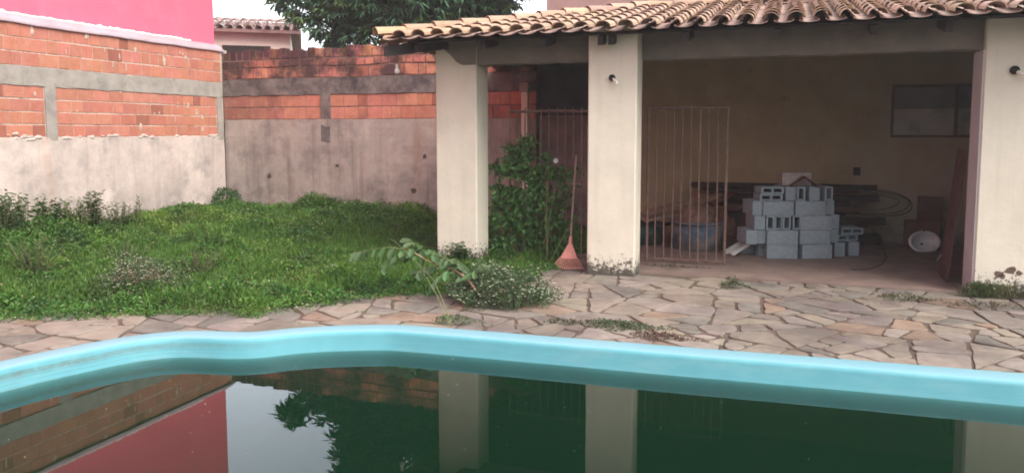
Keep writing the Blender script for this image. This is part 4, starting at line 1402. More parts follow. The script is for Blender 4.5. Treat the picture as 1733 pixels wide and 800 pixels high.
# dusty brick and tile pieces on top
p = camspace(1346, BD + 0.30)
mb = MB(); mb.box(-.19, .19, -.07, .07, 0, .17, M=Matrix.Translation((p.x, p.y, 0.016 + 5 * HB)) @ Matrix.Rotation(YAW, 4, 'Z'), bev=0.006)
tag(rebase(mb.build('dusty_block', M['cblock_pink']), (p.x, p.y, 5 * HB)), 'dusty reddish block standing at the very top of the pile', 'block')
p = camspace(1362, BD + 0.12)
mb = MB()
for sx in (-1, 1):
    mb.box(-.11, .11, -.06, .06, -.006, .006, M=Matrix.Translation((p.x + sx * .085, p.y, 0.016 + 5 * HB + .06)) @ Matrix.Rotation(YAW, 4, 'Z') @ Matrix.Rotation(sx * .62, 4, 'Y'))
tag(rebase(mb.build('roof_tile_piece', M['clay_board']), (p.x, p.y, 5 * HB)), 'bent piece of roof tile lying on the top blocks', 'tile')
# two white channel offcuts leaning at the pile foot
for j, (px, py, L_, lab) in enumerate([(1247, 430, .36, 'longer white channel offcut on the floor left of the block pile'), (1257, 433, .34, 'white channel offcut lying nearest the block pile')]):
    p = G(px, py)
    Mx = Matrix.Translation((p.x, p.y, 0.10)) @ Matrix.Rotation(YAW + 0.1, 4, 'Z') @ Matrix.Rotation(-0.55, 4, 'Y')
    mb = MB(); mb.box(-L_ / 2, L_ / 2, -.04, .04, 0, .008, M=Mx); mb.box(-L_ / 2, L_ / 2, -.045, -.037, -.0, .04, M=Mx); mb.box(-L_ / 2, L_ / 2, .037, .045, -.0, .04, M=Mx)
    tag(rebase(mb.build('channel_offcut', M['white_plastic']), (p.x, p.y, 0)), lab, 'offcut', 'white channel offcuts')

# ================================================================== TUBS
def tub(name, c, r0, r1, h, m, label, sl='blue'):
    t = thing(name, label, 'tub', (c.x, c.y, 0.012))
    mb = MB(); mb.lathe([(0, 0.014), (r0, 0.014), (r0 + (r1 - r0) * .5, h * .5), (r1, h * 0.97), (r1 - 0.02, h * .95), (r0 - .02, 0.05), (0, .05)], (c.x, c.y, 0), 40)
    mb.build('bowl', m, t, smooth=True)
    mb = MB(); mb.lathe([(r1 - .015, h * .93), (r1 + .025, h * .93), (r1 + .03, h), (r1 - .01, h + .006), (r1 - 0.015, h * .93)], (c.x, c.y, 0), 40)
    mb.build('lip', m, t, smooth=True)
    return t
tb = tub('plastic_tub', Vector((-1.13, 11.0, 0)), 0.335, 0.36, 0.40, M['tub_blue'], 'round blue tub splashed with cement behind the gate')
tub('plastic_tub', Vector((-2.0, 11.3, 0)), 0.34, 0.38, 0.30, M['tub_green'], 'dark teal tub half hidden behind the second pillar')
# rubble heap in the tub
mb = MB()
n_ = 22; vs, fs = [], []
for i in range(8):
    r = 0.34 * (1 - i / 7.0)
    for k in range(n_):
        a = 2 * pi * k / n_
        j = noise.noise(Vector((cos(a) * 2, sin(a) * 2, i * .7))) * 0.05
        vs.append((-1.13 + (r + j * (i > 0)) * cos(a), 11.0 + (r + j * (i > 0)) * sin(a), 0.36 + 0.26 * (1 - (1 - i / 7.0) ** 1.7) + j))
for i in range(7):
    for k in range(n_): fs.append((i * n_ + k, i * n_ + (k + 1) % n_, (i + 1) * n_ + (k + 1) % n_, (i + 1) * n_ + k))
mb.add(vs, fs)
tag(rebase(mb.build('rubble_heap', M['rubble']), (-1.13, 11.0, .36)), 'reddish rubble heaped in the blue tub', 'rubble')

# ================================================================== TIMBER STACK
def board(a, b, w_, t_, m, label, roll=0.0, end_ragged=False):
    a, b = Vector(a), Vector(b)
    d = (b - a); L = d.length; d.normalize()
    s_ = d.cross(Vector((0, 0, 1))).normalized(); u_ = s_.cross(d)
    c_ = (a + b) / 2
    R = Matrix((d, s_, u_)).transposed().to_4x4()
    Mx = Matrix.Translation(c_) @ R @ Matrix.Rotation(roll, 4, 'X')
    k = rr.uniform(.7, 1.25)
    mb = MB(); mb.box(-L / 2, L / 2, -w_ / 2, w_ / 2, -t_ / 2, t_ / 2, (k, k * rr.uniform(.9, 1.05), k * rr.uniform(.88, 1.05)), M=Mx, bev=0.004)
    o = mb.build('timber_board', m)
    rebase(o, c_)
    tag(o, label, 'board', 'boards piled against the rear wall')
    return o
tp = [
 ((1170, 312), (1484, 318), 11.95, 12.1, .09, .04, 'timber', 'topmost long board of the pile along the rear wall'),
 ((1182, 322), (1452, 322), 11.85, 12.0, .10, .035, 'timber', 'second long board, just under the topmost one'),
 ((1195, 332), (1487, 336), 11.9, 12.05, .12, .05, 'timber', 'thick dark board ending right of the block pile'),
 ((1210, 343), (1440, 346), 11.8, 12.0, .12, .04, 'timber', 'dark board at mid height of the timber pile'),
 ((1225, 352), (1455, 356), 11.7, 12.0, .14, .05, 'clay_board', 'red brown board at mid height behind the blocks'),
 ((1232, 362), (1430, 366), 11.7, 11.95, .14, .05, 'timber', 'dark board low in the timber pile'),
 ((1245, 374), (1497, 374), 11.75, 12.0, .16, .06, 'timber', 'widest low board sticking out right of the blocks'),
 ((1245, 386), (1470, 388), 11.75, 12.0, .16, .05, 'clay_board', 'red brown board near the floor behind the blocks'),
 ((1250, 398), (1488, 404), 11.7, 12.1, .16, .05, 'timber', 'lowest dark board lying on the floor behind the blocks'),
 ((1086, 362), (1240, 326), 11.2, 11.9, .11, .025, 'timber_pale', 'pale sloping plank crossing behind the gate'),
 ((1088, 372), (1200, 350), 11.25, 11.8, .12, .025, 'timber_pale', 'shorter pale sloping plank under the longer one'),
 ((1100, 384), (1205, 364), 11.4, 11.9, .12, .03, 'timber', 'dark sloping plank beside the second pillar'),
 ((1245, 408), (1268, 344), 11.3, 11.6, .07, .03, 'clay_board', 'short red brown board leaning steeply left of the blocks'),
 ((1200, 346), (1238, 325), 11.6, 11.85, .16, .02, 'clay_board', 'short red board tilted on the left end of the timber pile'),
 ((1176, 318), (1206, 330), 11.7, 11.9, .12, .02, 'clay_board', 'broken red tile board at the ragged left end'),
 ((1250, 352), (1300, 330), 11.6, 11.8, .1, .02, 'timber_pale', 'short pale board resting on the pile left of the blocks'),
]
for (p0, p1, Y0, Y1, w_, t_, mm, lab) in tp:
    board(FY(*p0, Y0), FY(*p1, Y1), w_ * 1.2, t_ * 1.7, M[mm], lab, rr.uniform(-.5, .3))
# big plank leaning on the inside of the front wall
a_, b_ = G(1612, 478), FY(1656, 262, 9.5)
b_ = Vector((1.81, 9.45, 1.45)); a_ = Vector((1.70, 9.52, 0.03))
mb = MB()
d = (b_ - a_); L_ = d.length; d.normalize(); s_ = d.cross(Vector((1, 0, 0.16))).normalized(); u_ = s_.cross(d)
Mx = Matrix.Translation((a_ + b_) / 2) @ Matrix((d, s_, u_)).transposed().to_4x4()
mb.box(-L_ / 2, L_ / 2, -.20, .20, -.012, .012, M=Mx, bev=.004)
tag(rebase(mb.build('leaning_plank', M['plank']), a_), 'dark red plank leaning on the inner edge of the right front wall', 'plank')

# cable loops
p = FY(1440, 338, 12.1)
mb = MB()
for k, (rx, rzz_, dx, dz) in enumerate([(.80, .20, .0, .0), (.74, .17, .03, .015), (.66, .13, -.02, .03)]):
    pts = []
    for i in range(49):
        a = 2 * pi * i / 48
        pts.append((p.x + dx + rx * cos(a), 12.12 + .16 * sin(a) + k * .02, p.z + dz + rzz_ * sin(a) + .02 * sin(3 * a + k) - .06 * cos(a)))
    mb.tube(pts, 0.007, 6, caps=False)
tag(rebase(mb.build('cable_coil', M['cable'], smooth=True), (p.x, 12.12, p.z)), 'wide loops of dark cable hanging right of the timber pile', 'cable')
mb = MB()
q = [G(x, y, .018) for x, y in [(1440, 456), (1470, 455), (1492, 447), (1500, 436), (1495, 426), (1488, 418)]]
q[-1].z = .2; q[-2].z = .08
mb.tube(q, .006, 6)
tag(rebase(mb.build('floor_cable', M['cable'], smooth=True), q[0]), 'thin dark cable curling on the floor right of the blocks', 'cable')

# ================================================================== WASHBASIN CORNER
p = FY(1565, 409, 11.75)
wb = thing('washbasin', 'white oval ceramic washbasin propped on its side near the rear wall', 'washbasin', (p.x, p.y, 0.012))
Mx = Matrix.Translation(p) @ Matrix.Rotation(YAW, 4, 'Z') @ Matrix.Rotation(radians(62), 4, 'X') @ Matrix.Rotation(0.12, 4, 'Z') @ Matrix.Diagonal((1.0, .72, 1, 1))
mb = MB(); mb.lathe([(0.0, -0.09), (0.08, -0.088), (0.13, -0.06), (0.165, -0.015), (0.18, 0.012), (0.205, 0.018), (0.222, 0.008), (0.225, -0.01), (0.20, -0.03), (0.17, -0.08), (0.10, -0.12), (0, -0.125)], (0, 0, 0), 40, (1, 1, 1), Mx)
mb.build('bowl', M['ceramic'], wb, smooth=True)
mb = MB(); mb.lathe([(0.0, -0.082), (0.018, -0.082), (0.02, -0.09)], (0, 0, 0), 16, (1, 1, 1), Mx); mb.build('drain', M['black'], wb)
mb = MB(); q = Mx @ Vector((0.0, 0.0, 0)); mb.lathe([(0.0, 0.02), (0.012, 0.02), (0.012, 0.012)], (0, 0, 0), 12, (1, 1, 1), Mx @ Matrix.Translation((0.03, 0.2, 0))); mb.build('tap_hole', M['black'], wb)
c_ = FY(1563, 392, 12.05)
mb = MB(); mb.box(c_.x - .24, c_.x + .20, 11.93, 12.15, .012, .40, bev=.01)
tag(rebase(mb.build('clay_box', M['clay_board']), (c_.x, 12.05, .012)), 'red brown box standing behind the white washbasin', 'box')
c_ = FY(1571, 370, 12.25)
mb = MB(); mb.box(-.16, .16, -.02, .02, 0, .72, M=Matrix.Translation((c_.x, 12.2, .012)) @ Matrix.Rotation(-.12, 4, 'X') @ Matrix.Rotation(.03, 4, 'Y'), bev=.004)
tag(rebase(mb.build('clay_slab', M['clay_board']), (c_.x, 12.2, .012)), 'dark brown slab leaning on the rear wall above the washbasin', 'slab')

# ================================================================== WEEDS
gpoly = [Vector(v) for v in [(-10.38, 1.0), (-7.6, 2.4), (-6.9, 4.25), (-6.37, 4.64), (-5.78, 4.98), (-5.17, 5.36), (-4.31, 5.52), (-4.06, 6.05), (-3.82, 6.50), (-3.42, 6.72), (-3.1, 6.85), (-2.9, 7.3), (-2.6, 8.2), (-2.45, 8.85), (-2.5, 9.6), (-2.4, 12.3), (-10.38, 12.38)]]
mounds = []
for (px, py, r, h) in [(40, 440, .8, .22), (110, 430, .6, .14), (60, 400, .8, .20), (330, 385, 1.0, .20), (440, 400, 1.1, .18), (300, 400, .8, .22), (200, 420, .8, .15), (540, 372, .55, .30), (640, 380, .8, .15), (700, 372, .7, .18), (580, 385, .6, .15), (420, 370, .7, .12), (390, 440, .6, .15), (240, 470, .5, .1), (60, 370, .7, .14)]:
    q = G(px, py); mounds.append((q.x, q.y, r, h))
def hfun(x, y):
    h = np.full(x.shape, 0.06)
    for (mx, my, r, a) in mounds: h = h + a * np.exp(-((x - mx) ** 2 + (y - my) ** 2) / (r * r))
    h += np.clip((y - 9.5) / 2.8, 0, 1) * 0.10
    h += np.clip((-x - 9.4) / 1.0, 0, 1) * np.clip((9.0 - y) / 1.5, 0, 1) * .08
    h += 0.12 * snoise(x, y, 1.25, 3.0) + 0.09 * snoise(x, y, 3.2, 7.0) + 0.03 * snoise(x, y, 8.0, 2.0)
    h = h - .05 * np.clip((y - 7.5) / 2, 0, 1)
    h *= 1 - .85 * np.exp(-(((x + 3.9) / .65) ** 2 + ((y - 8.45) / .75) ** 2) ** 1.5)
    return np.clip(h + .02, 0.02, 2)
def edge_dist(x, y):
    d0 = .22 * snoise(x, y, 1.6, 77.0) + .12 * snoise(x, y, 5.0, 15.0) + .02
    d = np.full(x.shape, 9.0)
    for i in range(2, 14):
        a, b = gpoly[i], gpoly[i + 1]
        ab = b - a
        t = np.clip(((x - a.x) * ab.x + (y - a.y) * ab.y) / ab.length_squared, 0, 1)
        d = np.minimum(d, np.hypot(x - a.x - t * ab.x, y - a.y - t * ab.y))
    return np.maximum(d + d0 * np.exp(-d / .5), 0)
# lumpy soil and dead matter below the weeds
mb = MB()
nx_, ny_ = 110, 140
gx = np.linspace(-10.42, -2.35, nx_); gy = np.linspace(1.0, 12.4, ny_)
XX, YY = np.meshgrid(gx, gy)
hh_ = hfun(XX.ravel(), YY.ravel()); ed = edge_dist(XX.ravel(), YY.ravel())
ins = np.array([inside((a, b), gpoly) for a, b in zip(XX.ravel(), YY.ravel())])
zz = np.where(ins, -0.05 + np.clip(ed / 0.5, 0, 1) * (0.03 + hh_ * 0.62), -0.08)
fs = []
for j in range(ny_ - 1):
    for i in range(nx_ - 1):
        q = (j * nx_ + i, j * nx_ + i + 1, (j + 1) * nx_ + i + 1, (j + 1) * nx_ + i)
        if any(ins[k] for k in q): fs.append(q)
mb.add(list(zip(XX.ravel(), YY.ravel(), zz)), fs)
M['under'] = simple('matted_undergrowth', (0.035, 0.055, 0.018), 0.98, 0.5, 14, 1.0, dirt=(0.06, 0.05, 0.028), dscale=3, bd=0.03)
o = mb.build('undergrowth', M['under'], smooth=True); struct(o, 'stuff', 'matted undergrowth beneath the weeds')

def scatter(n, poly=gpoly, bias=True):
    P = []
    out = np.zeros((0, 2))
    x0, x1 = min(p.x for p in poly), max(p.x for p in poly); y0, y1 = min(p.y for p in poly), max(p.y for p in poly)
    while len(out) < n:
        m_ = n
        x = rng.uniform(x0, x1, m_); y = rng.uniform(y0, y1, m_)
        ok = np.zeros(m_, bool)
        # vectorised point in polygon
        j = len(poly) - 1
        for i in range(len(poly)):
            a, b = poly[i], poly[j]
            c = ((a.y > y) != (b.y > y)) & (x < (b.x - a.x) * (y - a.y) / (b.y - a.y + 1e-12) + a.x)
            ok ^= c; j = i
        # keep what the camera side can see, thin the unseen left strip
        px_ok = (x * cos(YAW) + y * sin(YAW)) / np.maximum(-x * sin(YAW) + y * cos(YAW), .1) > -0.80
        ok &= px_ok
        pil = (x > -4.18) & (x < -3.57) & (y > 8.82) & (y < 9.28)
        ok &= ~pil
        out = np.concatenate([out, np.stack([x[ok], y[ok]], 1)])
    return out[:n, 0], out[:n, 1]
# leafy ground cover
NW = 330000
x, y = scatter(NW)
h = hfun(x, y); ed = edge_dist(x, y)
fade = np.clip(ed / 0.45, 0.12, 1)
keep = rng.random(NW) < np.clip(ed / 0.25, 0.04, 1)
x, y, h, fade, ed = x[keep], y[keep], h[keep], fade[keep], ed[keep]
n = len(x)
tt = rng.uniform(0.55, 1.08, n)
z = h * tt * fade + rng.normal(0, .012, n)
z = np.maximum(z, 0.005)
big = snoise(x, y, 0.9, 21.0); med = snoise(x, y, 2.6, 33.0)
col = vary((0.068, 0.150, 0.035), n, .32, .14)
yel = np.clip(big * 2.4 + .1, 0, 1)[:, None]
col = col * (1 - yel * .7) + vary((0.155, 0.235, 0.042), n, .3) * yel * .7
def patches(lst):
    f = np.zeros(n)
    for px_, py_, r_, k_ in lst:
        q_ = G(px_, py_, .2); f = np.maximum(f, k_ * np.exp(-(((x - q_.x) ** 2 + (y - q_.y) ** 2) / r_ ** 2) ** 1.5))
    return np.clip(f * (1 + 1.2 * snoise(x, y, 2.0, 44.0)), 0, 1)[:, None]
yp = patches([(430, 405, .75, .9), (300, 385, .8, .7), (470, 440, .6, .6), (400, 375, .8, .6), (110, 430, .5, .5), (560, 440, .6, .5), (170, 520, .5, .35)])
col = col * (1 - yp * .8) + vary((0.165, 0.235, 0.045), n, .3) * yp * .8
dp = patches([(270, 450, .55, .9), (90, 460, .6, .9), (340, 455, .5, .9), (620, 372, 1.1, .9), (700, 400, .9, .8), (450, 500, .35, .8), (200, 400, .7, .6), (680, 450, .6, .6), (40, 400, .6, .7)])
col = col * (1 - dp * .75) + vary((0.024, 0.060, 0.022), n, .3) * dp * .75
blu = np.clip(-med * 2.4 + .1, 0, 1)[:, None]
col = col * (1 - blu * .75) + vary((0.024, 0.064, 0.022), n, .3) * blu * .75
brn = np.clip(snoise(x, y, 1.7, 90.0) * 3 - .9, 0, 1)[:, None]
col = col * (1 - brn * .5) + vary((0.10, 0.095, 0.045), n, .3) * brn * .5
dry = (rng.random(n) < 0.04)[:, None]
col = np.where(dry, vary((0.20, 0.17, 0.09), n, .3), col)
leaf_sz = rng.uniform(0.016, 0.046, n) * (1 + .35 * np.clip(h / .4, 0, 1))
o = leaf_mesh('ground_cover_leaves', np.stack([x, y, z], 1), rdir(n, .35), rdir(n, 1.2), leaf_sz, leaf_sz * rng.uniform(.35, .6, n), np.clip(col * np.array([1.02, 1.16, 0.9]), 0, 1), M['leaf'])
struct(o, 'stuff', 'low green weeds covering the yard')
# grass blades
NB = 60000
x, y = scatter(NB)
kp = snoise(x, y, 1.1, 70.) > -.12
x, y = x[kp], y[kp]
h = hfun(x, y); ed = edge_dist(x, y)
n = len(x)
z = h * rng.uniform(.5, .9, n) * np.clip(ed / .4, .1, 1)
col = vary((0.095, 0.20, 0.035), n, .35, .15)
L_ = rng.uniform(.06, .17, n) * np.clip(ed / .3, .05, 1)
o = leaf_mesh('grass', np.stack([x, y, np.maximum(z, 0)], 1), rdir(n, 1.0, .8), rdir(n, 0.1), L_, rng.uniform(.004, .008, n), np.clip(col, 0, 1), M['leaf'])
struct(o, 'stuff', 'grass blades among the weeds')
# scattered tiny white flowers
NF = 1300
x, y = scatter(NF)
keep = snoise(x, y, .8, 50.0) > -.15
x, y = x[keep], y[keep]; n = len(x)
h = hfun(x, y); ed = edge_dist(x, y)
P = np.stack([x, y, h * np.clip(ed / .45, .15, 1) * 1.08 + .02], 1)
def flowers(name, P, r, m, color=(0.75, 0.75, 0.66), parent=None, k=4):
    n = len(P); pos = np.repeat(P, k, 0); a = np.tile(np.arange(k) * 2 * pi / k, n) + np.repeat(rng.uniform(0, 2, n), k)
    d = np.stack([np.cos(a), np.sin(a), np.full(n * k, .5)], 1)
    nm = np.tile([0, 0, 1.0], (n * k, 1))
    rr_ = np.repeat(r * rng.uniform(.6, 1.25, n), k)
    return leaf_mesh(name, pos, d, nm, rr_, rr_ * .9, vary(color, n * k, .12, .03), m, parent)
o = flowers('wild_flowers', P, .012, M['petal']); struct(o, 'stuff', 'tiny white flowers scattered over the weeds')

# individual weed plants
def stemmy(name, label, cat, base, H_, nst, leaf, spread, color, group=None, lean=(0, 0), lpn=16, stemcol='twig', flower=None, droop=0.2):
    t = thing(name, label, cat, tuple(base), 0, group)
    base = Vector(base)
    st = MB(); P, D, Nn, Ls, Cc, tips = [], [], [], [], [], []
    for s in range(nst):
        a = rr.uniform(0, 2 * pi); q = spread * rr.uniform(.2, 1)
        b0 = base + Vector((cos(a), sin(a), 0)) * q * .25
        e0 = base + Vector((cos(a) * q + lean[0], sin(a) * q + lean[1], H_ * rr.uniform(.7, 1.05)))
        mid_ = b0.lerp(e0, .5) + Vector((rr.uniform(-.03, .03), rr.uniform(-.03, .03), H_ * .06))
        pts = []
        for i in range(7):
            u = i / 6
            pts.append((1 - u) ** 2 * b0 + 2 * u * (1 - u) * mid_ + u * u * e0)
        st.tube(pts, [0.006 * (1 - .75 * i / 6) for i in range(7)], 5)
        tips.append(pts[-1])
        for k in range(lpn):
            u = .2 + .8 * k / (lpn - 1)
            pt = (1 - u) ** 2 * b0 + 2 * u * (1 - u) * mid_ + u * u * e0
            b = rr.uniform(0, 2 * pi)
            P.append(tuple(pt)); D.append((cos(b), sin(b), rr.uniform(-droop, .7))); Nn.append((rr.uniform(-.3, .3), rr.uniform(-.3, .3), 1)); Ls.append(leaf * rr.uniform(.6, 1.25) * (1 - .35 * u))
    st.build('stems', M[stemcol], t)
    n = len(P); Ls = np.array(Ls)
    o = leaf_mesh('leaves', np.array(P), np.array(D, float), np.array(Nn, float), Ls, Ls * .5, vary(color, n, .25), M['leaf'], t)
    if flower:
        flowers('flowers', np.array([tuple(q) for q in tips]) , flower, M['petal'], parent=t)
    return t
def weed_at(px, py, ptop, *a, **k):
    b = G(px, py); d = (b - Vector((0, 0, CAMH)))
    H_ = (py - ptop) / FPX * (b.y * cos(YAW) - b.x * sin(YAW))
    return b, H_
for (px, py, pt, nst, sp_, leaf, col, lab) in [
  (162, 425, 324, 14, .17, .13, (0.065, 0.105, 0.05), 'tall leafy weed standing against the pink render left of the wall column'),
  (236, 410, 333, 6, .10, .06, (0.08, 0.11, 0.05), 'thin sparse weed against the left wall right of the tallest one'),
  (84, 430, 342, 16, .20, .13, (0.05, 0.10, 0.035), 'dark leafy weed with a bent top near the left wall'),
  (128, 430, 338, 34, .24, .085, (0.085, 0.135, 0.04), 'bushy light green weed between the two tall leafy ones'),
  (40, 435, 334, 44, .42, .10, (0.06, 0.115, 0.035), 'wide bushy weed low at the left wall'),
  (6, 440, 328, 36, .34, .10, (0.055, 0.11, 0.035), 'leafy weed cut by the left edge of the photo'),
  (318, 402, 352, 16, .25, .06, (0.09, 0.14, 0.04), 'small tufty weed on the mound before the left wall'),
  (200, 412, 346, 28, .28, .08, (0.065, 0.11, 0.045), 'greyish weed between the tallest weed and the thin sparse one'),
  (60, 470, 405, 24, .40, .06, (0.05, 0.10, 0.03), 'dark bushy weed in the middle of the patch near the left edge'),
  (205, 460, 408, 22, .40, .05, (0.045, 0.095, 0.03), 'dark bushy weed above the pinkish flowering bush'),
  (335, 480, 425, 16, .30, .05, (0.07, 0.085, 0.04), 'brownish thin bush right of the pinkish flowering bush')]:
    b, H_ = weed_at(px, py, pt)
    stemmy('weed', lab, 'weed', (b.x, b.y, 0.02), H_, nst, leaf, sp_, col, 'weeds growing among the ground cover', lpn=24)
b, H_ = weed_at(780, 452, 412)
stemmy('weed', 'broad leaved weed at the foot of the first pillar behind the branch', 'weed', (b.x, b.y, 0.01), H_, 12, .12, .16, (.06, .12, .05), 'weeds growing among the ground cover', lpn=14)
b = Vector((-10.05, 12.0, 0))
sh = thing('corner_bush', 'small dense round bush in the corner of the two yard walls', 'bush', tuple(b))
n = 1500; v = rng.normal(size=(n, 3)); v /= np.linalg.norm(v, axis=1, keepdims=True)
P = np.array(b) + np.array([0, 0, .26]) + v * np.array([.27, .25, .30]) * rng.uniform(.6, 1.05, (n, 1))
leaf_mesh('leaves', P, v + rdir(n, 0, .6), v, rng.uniform(.03, .06, n), rng.uniform(.02, .03, n), vary((.035, .10, .03), n, .3), M['leaf'], sh)
mb = MB(); [mb.tube([b, b + Vector((rr.uniform(-.15, .15), rr.uniform(-.15, .15), .45))], [.01, .004], 5) for _ in range(6)]; mb.build('stems', M['twig_brown'], sh)
b, H_ = weed_at(545, 372, 322)
tf = thing('grass_tuft', 'tall grass tuft rising before the back wall', 'grass tuft', (b.x, b.y, 0))
n = 900; a = rng.uniform(0, 2 * pi, n); q = rng.uniform(0, .35, n)
P = np.stack([b.x + np.cos(a) * q, b.y + np.sin(a) * q, np.full(n, .12)], 1)
leaf_mesh('blades', P, np.stack([np.cos(a) * .5, np.sin(a) * .5, np.full(n, 1.0)], 1) + rng.normal(size=(n, 3)) * .2, rdir(n, .1), rng.uniform(.2, .42, n), rng.uniform(.006, .012, n), vary((.07, .14, .03), n, .3), M['leaf'], tf)

# flowering bushes
def flower_bush(label, c, rx, ry, h_, nleaf, nflow, lc=(0.075, 0.12, 0.06), fsz=.013):
    t = thing('flowering_bush', label, 'bush', (c.x, c.y, 0), 0, 'low bushes with white button flowers')
    n = nleaf; v = rng.normal(size=(n, 3)); v[:, 2] = np.abs(v[:, 2]); v /= np.linalg.norm(v, axis=1, keepdims=True)
    lump = 1 + .55 * np.array([noise.noise(Vector((a * 2.4, b_ * 2.4, d * 2.4))) for a, b_, d in v])
    rad = rng.uniform(.35, 1.0, n) ** .5 * lump
    P = np.array([c.x, c.y, .02]) + v * np.array([rx, ry, h_]) * rad[:, None]
    leaf_mesh('leaves', P, v * .5 + rdir(n, .5, .8), rdir(n, .6), rng.uniform(.02, .045, n), rng.uniform(.008, .016, n), vary(lc, n, .35), M['leaf'], t)
    n = nflow; v = rng.normal(size=(n, 3)); v[:, 2] = np.abs(v[:, 2]) + .15; v /= np.linalg.norm(v, axis=1, keepdims=True)
    lump = 1.0 + .55 * np.array([noise.noise(Vector((a * 2.4, b_ * 2.4, d * 2.4))) for a, b_, d in v])
    P = np.array([c.x, c.y, .03]) + v * np.array([rx, ry, h_]) * (lump * rng.uniform(.72, 1.08, n))[:, None]
    flowers('flowers', P, fsz, M['petal'], (0.62, 0.60, 0.54), t, 5)
    mb = MB()
    for k in range(40):
        a = rr.uniform(0, 2 * pi); r = rr.uniform(.3, .95)
        mb.tube([(c.x, c.y, 0), (c.x + cos(a) * rx * r * .5, c.y + sin(a) * ry * r * .5, h_ * .6), (c.x + cos(a) * rx * r, c.y + sin(a) * ry * r, h_ * (1 - .5 * r))], [.005, .004, .002], 4)
    mb.build('stems', M['twig_brown'], t)
    return t
flower_bush('dense dark bush speckled with white button flowers on the paving before the first pillar', G(842, 512), .50, .38, .30, 11000, 750)
c = G(240, 500); flower_bush('loose bush with scattered pinkish white flowers in the weeds on the left', Vector((c.x, c.y)).to_3d(), .50, .30, .33, 3800, 420, (.085, .115, .065), .013)

# creeping mats on the paving
def mat_weed(label, px, py, rx, ry, n, col, hgt=.05, ang=0.0):
    c = G(px, py)
    t = thing('creeping_weed', label, 'weed', (c.x, c.y, 0), 0, 'weeds sprouting from the paving joints')
    a = rng.uniform(0, 2 * pi, n); r = np.sqrt(rng.uniform(0, 1, n)) * (1 + .35 * np.sin(3 * a + 1) + .2 * np.sin(7 * a))
    lx, ly = r * rx * np.cos(a), r * ry * np.sin(a)
    P = np.stack([c.x + lx * cos(ang) - ly * sin(ang), c.y + lx * sin(ang) + ly * cos(ang), .008 + rng.uniform(0, hgt, n) * np.clip(1.2 - r, .1, 1)], 1)
    leaf_mesh('leaves', P, rdir(n, .4), rdir(n, .8), rng.uniform(.015, .035, n), rng.uniform(.007, .014, n), vary(col, n, .35), M['leaf'], t)
    return t
for args in [
  ('flat dark green mat of weed beside the pool rim', 1050, 553, .30, .13, 900, (.07, .095, .05), .04),
  ('reddish brown creeping mat touching the pool rim', 1120, 572, .26, .09, 450, (.12, .07, .06), .03),
  ('small green weed tuft in front of the pavilion floor', 1240, 486, .13, .09, 380, (.075, .10, .05), .13),
  ('low olive weed in the joints before the washbasin', 1532, 507, .24, .10, 420, (.09, .10, .05), .06),
  ('thin weed trail in the joints under the right wall', 1668, 520, .34, .08, 300, (.10, .09, .06), .05),
  ('sparse weeds along the joints by the gate', 1130, 452, .35, .06, 220, (.08, .09, .05), .04),
  ('small weed clump at the pool rim below the leafy branch', 770, 545, .22, .10, 350, (.075, .12, .05), .06),
  ('flat weeds on the joints right of the flowering bush', 965, 548, .25, .06, 220, (.08, .085, .055), .03)]:
    mat_weed(*args)
def wall_tuft(label, px, py, n, w_, h_, col):
    c = G(px, py)
    t = thing('wall_weed', label, 'weed', (c.x, c.y, 0), 0, 'weeds at the foot of the right front wall')
    P = np.stack([c.x + rng.normal(0, w_ * .5, n), c.y + rng.uniform(-.06, .04, n), rng.uniform(0, .5, n) ** 1.3 * h_], 1)
    leaf_mesh('leaves', P, rdir(n, 1.2, .8), rdir(n, .3), rng.uniform(.04, .10, n), rng.uniform(.006, .014, n), vary(col, n, .35), M['leaf'], t)
wall_tuft('green weed clump at the corner of the right front wall', 1660, 503, 420, .15, .26, (.085, .12, .05))
wall_tuft('yellowish thin weeds a little right of the wall corner', 1699, 505, 180, .16, .26, (.14, .14, .07))
wall_tuft('sparse low weeds at the right edge of the photo', 1730, 507, 110, .16, .12, (.10, .10, .055))

# vine on the railing
vn = thing('climbing_vine', 'leafy green vine climbing the rusty railing between the first two pillars', 'vine', (-3.2, 9.5, 0))
n = 7500
x = rng.uniform(-3.62, -2.45, n); z = rng.uniform(0, 1.6, n)
lim = np.where(x < -3.45, 1.15, np.where(x < -3.05, 1.45, np.where(x < -2.85, 1.25, 0.95)))
lim = lim + .12 + .22 * snoise(x, z, 2.2, 4.0)
dens = np.clip(1.0 - np.clip((x + 3.0) / .5, 0, 1) * .8, .12, 1)
nz = snoise(x, z, 4.5, 60.0)
keep = (z < lim) & (rng.random(n) < dens) & (nz > -.28)
x, z = x[keep], z[keep]; n = len(x)
P = np.stack([x, 9.50 + rng.normal(0, .11, n), z], 1)
dd = rdir(n, -.35); dd[:, 1] -= .4
Lv = rng.uniform(.05, .10, n)
nmv = rdir(n, .5); nmv[:, 1] -= 1
leaf_mesh('leaves', P, dd, nmv, Lv, Lv * .45, vary((.075, .17, .05), n, .35), M['leaf'], vn)
n = 260; x = rng.uniform(-3.0, -2.3, n); z = rng.uniform(.9, 1.9, n); kk = np.abs(x + 2.72 + .15 * np.sin(z * 5)) < .12
x, z = x[kk], z[kk]; n = len(x)
mb = MB()
for k in range(22):
    x0 = rr.uniform(-3.55, -2.7); pts = [Vector((x0, 9.5 + rr.uniform(-.04, .04), 0))]
    for i in range(7): pts.append(pts[-1] + Vector((rr.uniform(-.07, .07), rr.uniform(-.02, .02), rr.uniform(.12, .22))))
    mb.tube(pts, [.007 - .0007 * i for i in range(8)], 5)
mb.build('stems', M['twig_brown'], vn)

